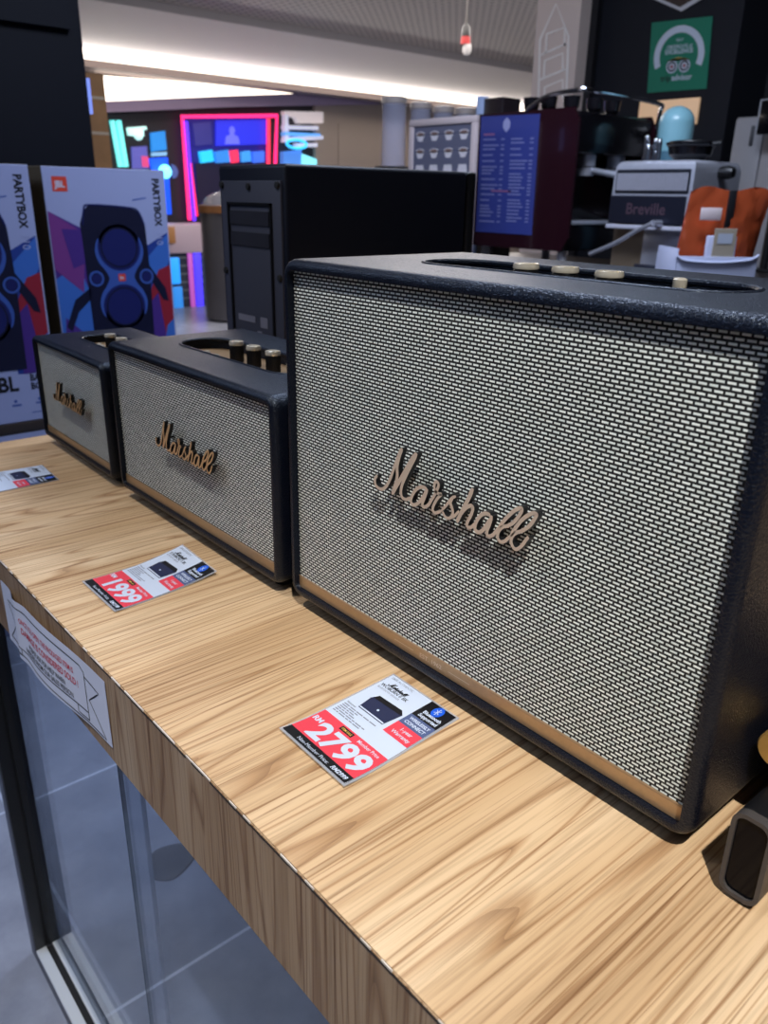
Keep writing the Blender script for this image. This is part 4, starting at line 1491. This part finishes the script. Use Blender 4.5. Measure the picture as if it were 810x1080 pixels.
# menu poster stuck on the machine's side
q = [(508, 123), (570, 120), (561, 248), (502, 244)]
Q = [at(u, v, 1, ey0) for u, v in q]


def menu(lift):
    def f(s, t):
        a = Q[3] * (1 - s) + Q[2] * s
        c_ = Q[0] * (1 - s) + Q[1] * s
        p = a * (1 - t) + c_ * t
        return Vector((p.x - Q[3].x, -0.0015 - lift, p.z - Q[3].z))
    return f


b = B()
M = [menu(0.0008 * k) for k in range(4)]
b.solid([M[1](s, t) for s, t in ((0, 0), (1, 0), (1, 1), (0, 1))], [M[0](s, t) for s, t in ((0, 0), (1, 0), (1, 1), (0, 1))])
rr = random.Random(11)
for cx_ in (.06, .55):
    y = .80
    while y > .08:
        l = rr.uniform(.16, .30)
        b.rect(cx_, y, cx_ + l, y + .012, M[2], 1)
        b.rect(cx_ + .32, y, cx_ + .38, y + .012, M[2], 1)
        y -= rr.choice((.028, .032, .05))
b.flat([(.46, .86), (.40, .90), (.40, .95), (.46, .985), (.52, .95), (.52, .90)], M[2], 2)
b.rect(.06, .84, .26, .856, M[2], 3)
b.rect(.25, .36, .60, .375, M[2], 3)
o = b.build('menu_poster', [mat('menu_navy', (54, 64, 134), 0.22), mat('menu_lines', (118, 122, 172), 0.4), mat('menu_crest', (150, 152, 196), 0.4), mat('menu_heading', (140, 90, 130), 0.4)], None, smooth=False)
o.location = (Q[3].x, ey0, Q[3].z)
tag(o, 'navy drinks menu poster on the maroon side of the espresso machine', 'poster')

# picture board of cups
pb_ = dep(465, 150, 3.3)
L0, R0 = at(431, 150, 1, pb_.y).x, at(501, 150, 1, pb_.y).x
T0 = at(467, 124, 1, pb_.y).z
root = empty('picture_board', (L0, pb_.y, CZ))
tag(root, 'white framed grey board with pictures of cups, standing behind the backwards loudspeaker', 'board')
bw_, bh_ = R0 - L0, T0 - CZ
b = B()
f_ = 0.026
for lo, hi in (((0, 0, 0), (bw_, .02, f_)), ((0, 0, bh_ - f_), (bw_, .02, bh_)), ((0, 0, f_), (f_, .02, bh_ - f_)), ((bw_ - f_, 0, f_), (bw_, .02, bh_ - f_))):
    b.box(lo, hi, 0, 0.003)
b.build('frame', mat('white_board_frame', (196, 180, 180), 0.5), root)
b = B()
b.box((f_ - .001, .006, f_ - .001), (bw_ - f_ + .001, .016, bh_ - f_ + .001), 0)
P = lambda x, y: Vector((x, .0050, y))
cw = (bw_ - 2 * f_) / 4
for r_ in range(7):
    zc = bh_ - f_ - 0.042 - r_ * 0.066
    if zc < .06:
        break
    for c_ in range(4):
        xc = f_ + cw * (c_ + .5)
        w_ = .027
        if r_ == 2:
            b.flat([(xc - .022, zc + .024), (xc + .022, zc + .024), (xc + .027, zc), (xc + .020, zc - .028), (xc - .020, zc - .028), (xc - .027, zc)], P, 1)
        else:
            b.flat([(xc - w_, zc + .012), (xc + w_, zc + .012), (xc + w_ * .5, zc - .016), (xc - w_ * .5, zc - .016)], P, 1)
            b.disc(xc, zc + .012, w_, P, 1, 20, sy=.35)
            b.disc(xc, zc + .012, w_ * .75, lambda x, y: Vector((x, .0045, y)), 2, 20, sy=.3)
b.build('picture_panel', [mat('slate_panel', (92, 94, 116), 0.5), mat('cup_picture', (214, 208, 214), 0.5), mat('coffee_picture', (120, 96, 92), 0.5)], root, smooth=False)

# clear tubes holding stacked cups
tube_m = mat('clear_acrylic', (196, 200, 226), 0.06, alpha=0.28)
cups_m = mat('stacked_cups', (120, 132, 186), 0.3)
for k, (u, v, dd) in enumerate(((416, 103, 3.42), (444, 109, 3.47), (468, 113, 3.52), (491, 115, 3.57))):
    p_ = dep(u, v, dd)
    r_ = (12.6 if k == 0 else 10.6) / FPX * dd
    root = empty('cup_dispenser', (p_.x, p_.y, CZ))
    hh_ = p_.z - CZ
    tag(root, ['leftmost clear cup dispenser tube, standing free of the picture board', 'second clear cup tube from the left, behind the picture board', 'third clear cup tube from the left, behind the picture board',
               'rightmost clear cup tube behind the picture board'][k], 'dispenser', 'clear cup dispenser tubes')
    b = B()
    b.lathe([(r_ - .003, 0), (r_, 0), (r_, hh_ - .02), (r_ - .003, hh_ - .02)], (0, 0, 0), 0, 28)
    b.build('tube', tube_m, root)
    b = B()
    b.lathe([(r_ + .004, hh_ - .022), (r_ + .004, hh_), (r_ - .01, hh_ + .004), (r_ - .012, hh_ - .01)], (0, 0, 0), 0, 28)
    part(b.build('top_ring', mat('taupe_ring', (150, 138, 132), 0.4), root), 'taupe top ring')
    b = B()
    if k == 0:
        b.lathe([(r_ + .004, hh_ * .60), (r_ + .03, hh_ * .60), (r_ + .03, hh_ * .61), (r_ + .004, hh_ * .61)], (0, 0, 0), 0, 28)
        part(b.build('bracket', black_plastic, root), 'thin black bracket')
        b = B()
    prof = []
    z = 0.004
    while z < hh_ * (0.50 if k == 0 else .80):
        prof += [(r_ * .62, z), (r_ * .72, z + .010), (r_ * .74, z + .013)]
        z += .014
    b.lathe([(.0001, .003)] + prof + [(.0001, z)], (0, 0, 0), 0, 24)
    b.build('cup_stack', cups_m, root)
# small terminal beside the machine
p0 = dep(506, 121, 3.75)
root = empty('card_terminal', (p0.x, p0.y, CZ))
tag(root, 'dark box with a pale blue end between picture board and espresso machine', 'box')
b = B()
hh_ = dep(508, 103, 3.75).z - CZ
b.box((0.04, -.02, 0), (.16, .10, hh_ - .01), 0, .006)
b.build('body', mat('dark_terminal', (34, 26, 30), 0.35), root)
b = B()
b.box((0, -.03, 0), (.04, .02, hh_), 0, .006)
b.build('end_cap', mat('pale_blue_cap', (168, 186, 222), 0.3), root)

# steel home coffee machine
pc = dep(735, 168, 2.6)
bx0, bx1 = at(651, 168, 1, pc.y).x, pc.x
by0, by1 = pc.y, at(782, 180, 0, pc.x).y
BW, BD, BH = bx1 - bx0, by1 - by0, pc.z - CZ
root = empty('coffee_machine', (bx0, by0, CZ))
tag(root, 'brushed steel home coffee machine with vent slots and a dark name panel', 'coffee machine')
b = B()
rows = []
tilt = 0.05
for z, o_ in ((BH * .60, 0), (BH - .03, 0), (BH - .012, .004), (BH - .003, .012), (BH, .022)):
    rows.append([(x + (0 if x > 0.1 else -tilt * (BH - z)), y, z) for x, y in ((o_, o_), (BW - o_, o_), (BW - o_, BD - o_), (o_, BD - o_))])
vs = [p for r in rows for p in r]
b.add(vs, [(j * 4 + i, j * 4 + (i + 1) % 4, (j + 1) * 4 + (i + 1) % 4, (j + 1) * 4 + i) for j in range(len(rows) - 1) for i in range(4)] + [(0, 1, 2, 3), tuple(range(16, 20))])
b.box((BW * .36, .05, .05), (BW, BD, BH * .61), 0, .006)
b.box((-.03, 0.0, 0), (BW, BD, .05), 0, .008)
b.build('housing', steel, root, smooth=True)
b = B()
b.box((BW * .02, -.003, BH - .105), (BW * .96, .004, BH - .028), 0, .004)
n_ = 44
for i in range(n_):
    x = BW * .05 + BW * .88 * i / (n_ - 1)
    b.box((x - .0013, -.006, BH - .095), (x + .0013, 0, BH - .040), 1)
b.build('vent_panel', [mat('vent_dark', (52, 54, 64), 0.3, 0.6), mat('bright_slat', (206, 206, 220), 0.3, 0.3)], root, smooth=False)
b = B()
b.box((-.008, -.004, BH - .205), (BW * .95, .004, BH - .112), 0, .004)
P = lambda x, y: Vector((x, -.0046, y))
b.text('Breville', BW * .46, BH - .172, .052, P, 1, .015, 0, 'CENTER', 1.0)
b.build('name_panel', [mat('gunmetal_panel', (40, 42, 56), 0.28, 0.5), mat('dull_rose_letters', (92, 72, 84), 0.35, 0.4)], root, smooth=False)
b = B()
b.box((-.014, -.008, BH - .222), (BW * .96, .004, BH - .208), 0, .003)
b.build('chrome_band', mat('bright_slat', (206, 206, 220), 0.3, 0.3), root, smooth=False)
b = B()
b.box((-.02, .06, .05), (BW * .36, .075, BH * .58), 0)
b.build('splash_plate', mat('tan_reflecting_plate', (134, 118, 100), 0.3, 0.5), root, smooth=False)
b = B()
b.box((BW * .40, -.006, .06), (BW * .78, .003, BH * .22), 0, .004)
b.build('drip_tray', mat('dark_tray', (40, 42, 54), 0.3), root)
wp = [at(u, v, 1, by0 - .05) for u, v in ((688, 236), (672, 243), (650, 256), (622, 268))]
b = B()
b.tube(smooth_line([Vector((p.x - bx0, -.05, p.z - CZ)) for p in wp], 5), .0075, 0, 10)
b.cyl((wp[0].x - bx0, -.05, wp[0].z - CZ), (wp[0].x - bx0, .06, wp[0].z - CZ), .012, None, 0, 14)
part(b.build('steam_wand', mat('pale_steel_wand', (200, 202, 214), 0.25, 0.7), root), 'pale curved steam wand')
kp = at(768, 182, 0, bx1 + .03)
b = B()
b.lathe([(.0001, -.03), (.018, -.028), (.022, 0), (.016, .02), (.0001, .024)], (kp.x - bx0, kp.y - by0, kp.z - CZ), 0, 20, axis=(1, 0, 0))
b.cyl((BW - .002, kp.y - by0, kp.z - CZ), (BW + .012, kp.y - by0, kp.z - CZ), .012, None, 0, 14)
b.build('steam_knob', black_plastic, root)
# bowl and added glint balls on top of it
hp = at(728, 160, 1, by0 + .12)
root = empty('bean_hopper', (hp.x, by0 + .12, pc.z))
tag(root, 'black bean hopper bowl with wide rim on top of the steel coffee machine', 'bowl')
rr_ = 25 / FPX * 2.75
b = B()
b.lathe([(.0001, 0), (rr_ * .55, 0), (rr_ * .85, .02), (rr_ * .92, .045), (rr_, .05), (rr_, .058), (rr_ * .9, .056), (rr_ * .8, .03), (.0001, .02)], (0, 0, 0), 0, 36)
b.build('bowl', mat('black_glossy_bowl', (14, 14, 18), 0.22), root)
b = B()
b.lathe([(rr_ * .45, .057), (rr_ * .9, .0565), (rr_ * .88, .062), (rr_ * .4, .066), (.0001, .067)], (0, 0, 0), 0, 36)
b.cyl((rr_ * .95, 0, .052), (rr_ * 1.25, .01, .055), .008, None, 0, 10)
b.build('lid', black_plastic, root)
for k, (u, v) in enumerate(((683, 145), (690, 148), (684, 155), (690, 161), (696, 149))):
    p_ = at(u, v, 1, by0 + .05)
    b = B()
    b.lathe([(.0001, 0), (.009, 0), (.009, max(.003, p_.z - pc.z - .004)), (.0001, max(.003, p_.z - pc.z - .004))], (p_.x, by0 + .05 + .012 * (k % 2), pc.z), 0, 12)
    b.ball((p_.x, by0 + .05 + .012 * (k % 2), max(p_.z, pc.z + .008)), .0085, 0, 14)  # chrome balls added in place of bright knob sparkles
    o = b.build('glint_ball', chrome)
    tag(o, 'small chrome ball added as a bright glint on the steel coffee machine beside the bean hopper', 'glint', 'chrome glint balls beside the bean hopper')
# teal canister behind
tp = dep(711, 150, 3.15)
rr_ = 17.5 / FPX * 3.15
root = empty('canister', (tp.x, tp.y, CZ))
tag(root, 'tall canister with teal domed lid behind the steel coffee machine', 'canister')
ht_ = dep(711, 131, 3.15).z - CZ
b = B()
b.lathe([(.0001, 0), (rr_, 0), (rr_, ht_ - .1), (.0001, ht_ - .1)], (0, 0, 0), 0, 32)
b.build('body', mat('teal_canister', (74, 112, 130), 0.35), root)
b = B()
b.lathe([(rr_ * 1.02, ht_ - .1), (rr_ * 1.02, ht_)] + [(rr_ * 1.02 * math.cos(PI / 2 * i / 10) + 1e-5, ht_ + rr_ * .95 * math.sin(PI / 2 * i / 10)) for i in range(1, 11)], (0, 0, 0), 0, 32)
b.build('dome_lid', mat('pale_teal_lid', (128, 176, 188), 0.3), root)

# white bin with a carton and an orange coffee pouch
p0 = dep(714, 270, 2.25)
root = empty('storage_bin', (p0.x, p0.y, CZ))
tag(root, 'white open bin holding the orange pouch at the right end of the counter', 'bin')
bw_ = (dep(800, 270, 2.25) - p0).length
ang = math.atan2(dep(800, 270, 2.25).y - p0.y, dep(800, 270, 2.25).x - p0.x)
root.rotation_euler = (0, 0, ang)
bh_ = p0.z - CZ
b = B()
t_ = .004
for lo, hi in (((0, 0, 0), (bw_, t_, bh_)), ((0, .17, 0), (bw_, .17 + t_, bh_)), ((0, 0, 0), (t_, .17, bh_ + .02)), ((bw_ - t_, 0, 0), (bw_, .17, bh_ - .005)), ((0, 0, 0), (bw_, .17, t_))):
    b.box(lo, hi, 0, .0015)
b.build('bin_body', mat('white_bin_plastic', (188, 194, 220), 0.4), root)
b = B()
b.tube(smooth_line([(0, .0, bh_), (bw_ * .12, -.003, bh_ - .012), (bw_ * .5, -.003, bh_ - .016), (bw_ * .88, -.003, bh_ - .008), (bw_, 0, bh_ + .006)], 6), .004, 0, 8)
b.build('rim', mat('white_bin_plastic', (188, 194, 220), 0.4), root)


def bin_pt(x, y, z):
    return root.matrix_world @ Vector((x, y, z))


bpy.context.view_layer.update()
# orange pouch: bulging crinkled foil bag with a gathered top
rn = random.Random(4)
bagw, bagh = bw_ * 1.04, .335
b = B()
NXg, NZg = 22, 20
rowsF, rowsB = [], []
cr = [[rn.uniform(-1, 1) for _ in range(NXg + 1)] for _ in range(NZg + 1)]
for j in range(NZg + 1):
    t = j / NZg
    for i in range(NXg + 1):
        s = i / NXg
        bul = .055 * (math.sin(PI * s) ** .6 if 0 < s < 1 else 0) * (1 - t ** 2.2) + .002
        x = .02 + s * bagw * (1 - .04 * math.sin(PI * t)) + .035 * t
        zz = .01 + t * bagh + .010 * math.sin(3 * PI * s) * (t ** 3) - .03 * abs(s - .5) * t
        w_ = .004 * cr[j][i] + .006 * math.sin(9 * s + 7 * t)
        rowsF.append((x, .117 - bul + w_, zz))
        rowsB.append((x, .119 + bul * .6, zz))
k_ = NXg + 1
fs = [(j * k_ + i, j * k_ + i + 1, (j + 1) * k_ + i + 1, (j + 1) * k_ + i) for j in range(NZg) for i in range(NXg)]
b.add(rowsF, fs, 0)
b.add(rowsB, fs, 0)
for a_ in range(NZg):
    for i in (0, NXg):
        b.add([rowsF[a_ * k_ + i], rowsF[(a_ + 1) * k_ + i], rowsB[(a_ + 1) * k_ + i], rowsB[a_ * k_ + i]], [(0, 1, 2, 3)], 0)
b.add([rowsF[NZg * k_ + i] for i in range(k_)] + [rowsB[NZg * k_ + i] for i in range(k_)], [(i, i + 1, k_ + i + 1, k_ + i) for i in range(NXg)], 0)
pouch = empty('coffee_pouch', (p0.x, p0.y, CZ), ang)
tag(pouch, 'crinkled orange foil coffee pouch standing in the white bin', 'bag')
b.build('foil_bag', mat('orange_foil', (178, 80, 46), 0.22, 0.4, noise=.1, nscale=20), pouch, angle=60)
b = B()
sx_ = .02 + bagw * .56
b.box((sx_, .084, bagh * .70), (sx_ + .022, .092, bagh * 1.0), 0, .002)
b.build('black_seam', ink, pouch)
b = B()
b.box((.07, .058, bagh * .76), (.13, .062, bagh * .86), 0, .002)
b.build('label', mat('pale_label_foil', (222, 206, 206), 0.3), pouch)
ct = empty('paper_carton', (p0.x, p0.y, CZ), ang)
tag(ct, 'small white carton with a beige tag in front of the orange pouch', 'box')
b = B()
b.box((.085, .008, .004), (.165, .030, .215), 0, .003)
b.build('carton', mat('lilac_white_card', (186, 190, 216), 0.5), ct)
b = B()
P = lambda x, y: Vector((x, .004, y))
b.box((.098, .005, .125), (.160, .0075, .235), 0, .001)
b.rect(.108, .195, .150, .222, P, 1)
b.disc(.128, .155, .010, P, 2, 16, sy=.7)
b.build('tag', [mat('beige_tag', (176, 164, 146), 0.6), mat('tag_pale', (190, 198, 214), 0.5), mat('tag_grey', (112, 106, 100), 0.6)], ct, smooth=False)

# ================================================================ on the charcoal wall
def wallpt(u, v, lift=0.0):
    p = at(u, v, 1, KY - lift)
    return p


gq = [wallpt(*p) for p in ((683, 98), (745.5, 93.5), (752, 17), (688, 24))]
gw = (gq[1] - gq[0]).length
gh = (gq[3] - gq[0]).length
G0 = gq[0]


def gp(lift):
    def f(x, y):
        s, t = x / 100, y / 100
        p = (gq[0] * (1 - s) + gq[1] * s) * (1 - t) + (gq[3] * (1 - s) + gq[2] * s) * t
        return Vector((p.x - G0.x, -.001 - lift, p.z - G0.z))
    return f


b = B()
Gp = [gp(.003 + .001 * k) for k in range(5)]
b.solid([Gp[0](x, y) for x, y in ((0, 0), (100, 0), (100, 100), (0, 100))], [gp(0)(x, y) for x, y in ((0, 0), (100, 0), (100, 100), (0, 100))])
b.disc(50, 50, 42, Gp[1], 1, 48, r_in=32, a0=-.42, a1=PI + .42)
for i, ch in enumerate('2014 2015 2016 2017'):
    pass
for cx_ in (40, 61):
    b.disc(cx_, 35, 9.5, Gp[1], 1, 24)
    b.disc(cx_, 35, 7.5, Gp[2], 2, 24, r_in=5.0)
    b.disc(cx_, 35, 2.6, Gp[2], 3, 16)
b.flat([(31, 43), (50, 48), (70, 43), (60, 46), (50, 44), (41, 46)], Gp[2], 4)
b.text('2017', 50, 70, 6, Gp[1], 1, .01, 0, 'CENTER')
b.text('CERTIFICATE of', 50, 60, 7.4, Gp[1], 1, .015, 0, 'CENTER', .82)
b.text('EXCELLENCE', 50, 53, 8.6, Gp[1], 1, .02, 0, 'CENTER', .92)
b.text('trip', 22, 15, 12, Gp[1], 2, .02, 0, 'LEFT', 1.0)
b.text('advisor', 41, 15, 12, Gp[1], 1, .02, 0, 'LEFT', .95)
o = b.build('award_sign', [mat('award_green', (20, 118, 92), 0.5), mat('award_white', (196, 204, 220), 0.5), mat('award_black', (22, 24, 26), 0.5), mat('award_red', (150, 60, 60), 0.5), mat('award_gold', (196, 160, 80), 0.5)], None, smooth=False)
o.location = G0
tag(o, 'green square award sign with white arch and owl eyes on the charcoal wall', 'sign')
b = B()
hx = [wallpt(*p, .0) for p in ((664, -12), (719, 12), (766, -16), (712, -40))]
h0 = hx[1]
inn = [h0 + (p - (hx[0] + hx[2]) / 2) * .84 + ((hx[0] + hx[2]) / 2 - h0) for p in hx]
b.solid([Vector((p.x - h0.x, -.006, p.z - h0.z)) for p in hx], [Vector((p.x - h0.x, -.001, p.z - h0.z)) for p in hx], 0)
b.add([Vector((p.x - h0.x, -.008, p.z - h0.z)) for p in inn], [(0, 1, 2, 3)], 1)
o = b.build('diamond_plaque', [mat('plaque_white', (196, 194, 200), 0.5), mat('plaque_brown', (58, 44, 40), 0.5)], None, smooth=False)
o.location = h0
tag(o, 'white edged dark brown diamond plaque above the green award sign', 'sign')
b = B()
z0, z1 = wallpt(700, 133).z, wallpt(700, 106).z
b.box((wallpt(676, 115).x, KY - .02, z0), (wallpt(738, 115).x, KY - .001, z1), 0, .003)
o = b.build('wall_reflection_strip', mat('warm_reflection_glow', (214, 176, 140), 0.5, emit=0.45), None)  # glow colour stands in for a lit reflection on the wall
tag(o, 'short warm glowing strip for a wall reflection under the green award sign', 'light')

# grey locker beyond the pouch
p0 = dep(778, 124, 3.9)
root = empty('cabinet', (p0.x, p0.y, 0))
tag(root, 'pale grey two-door cabinet at the right edge behind the orange pouch', 'cabinet')
b = B()
b.box((0, 0, 0), (.62, .4, p0.z), 0, .004)
b.build('carcass', mat('pale_grey_laminate', (140, 138, 142), 0.55), root)
dw = .155
for k in range(3):
    b = B()
    b.box((.004 + k * dw, -.016, .1), (.004 + k * dw + dw - .010, -.001, p0.z - .01), 0, .003)
    dr = b.build('door', mat('pale_grey_door', (148, 146, 150), 0.5), root)
    b = B()
    hx_ = .004 + k * dw + (dw - .035 if k % 2 else .085)
    b.box((hx_, -.026, p0.z - .13), (hx_ + .018, -.015, p0.z - .04), 0, .005)
    b.build('handle', mat('dark_handle', (60, 60, 66), 0.4), dr)
p1 = dep(797, 142, 3.7)
p2 = dep(830, 108, 3.7)
root = empty('monitor', (p1.x, p1.y, 0))
tag(root, 'black screen with a thin pale rim at the right edge above the grey cabinet', 'screen')
b = B()
b.box((0, 0, p1.z), (.30, .03, p2.z), 0, .005)
b.build('screen', mat('black_screen', (8, 8, 14), 0.15), root)
b = B()
b.box((-.008, .006, p1.z + .02), (0, .028, p2.z + .006), 0, .002)
b.box((-.008, .006, p2.z), (.30, .028, p2.z + .006), 0, .002)
b.build('rim', mat('pale_rim', (150, 152, 160), 0.4), root)
b = B()
b.cyl((.14, .02, CZ), (.14, .02, p1.z + .01), .02, None, 0, 16)
b.box((.04, -.05, CZ), (.24, .10, CZ + .012), 0, .004)
b.build('stand', black_plastic, root)
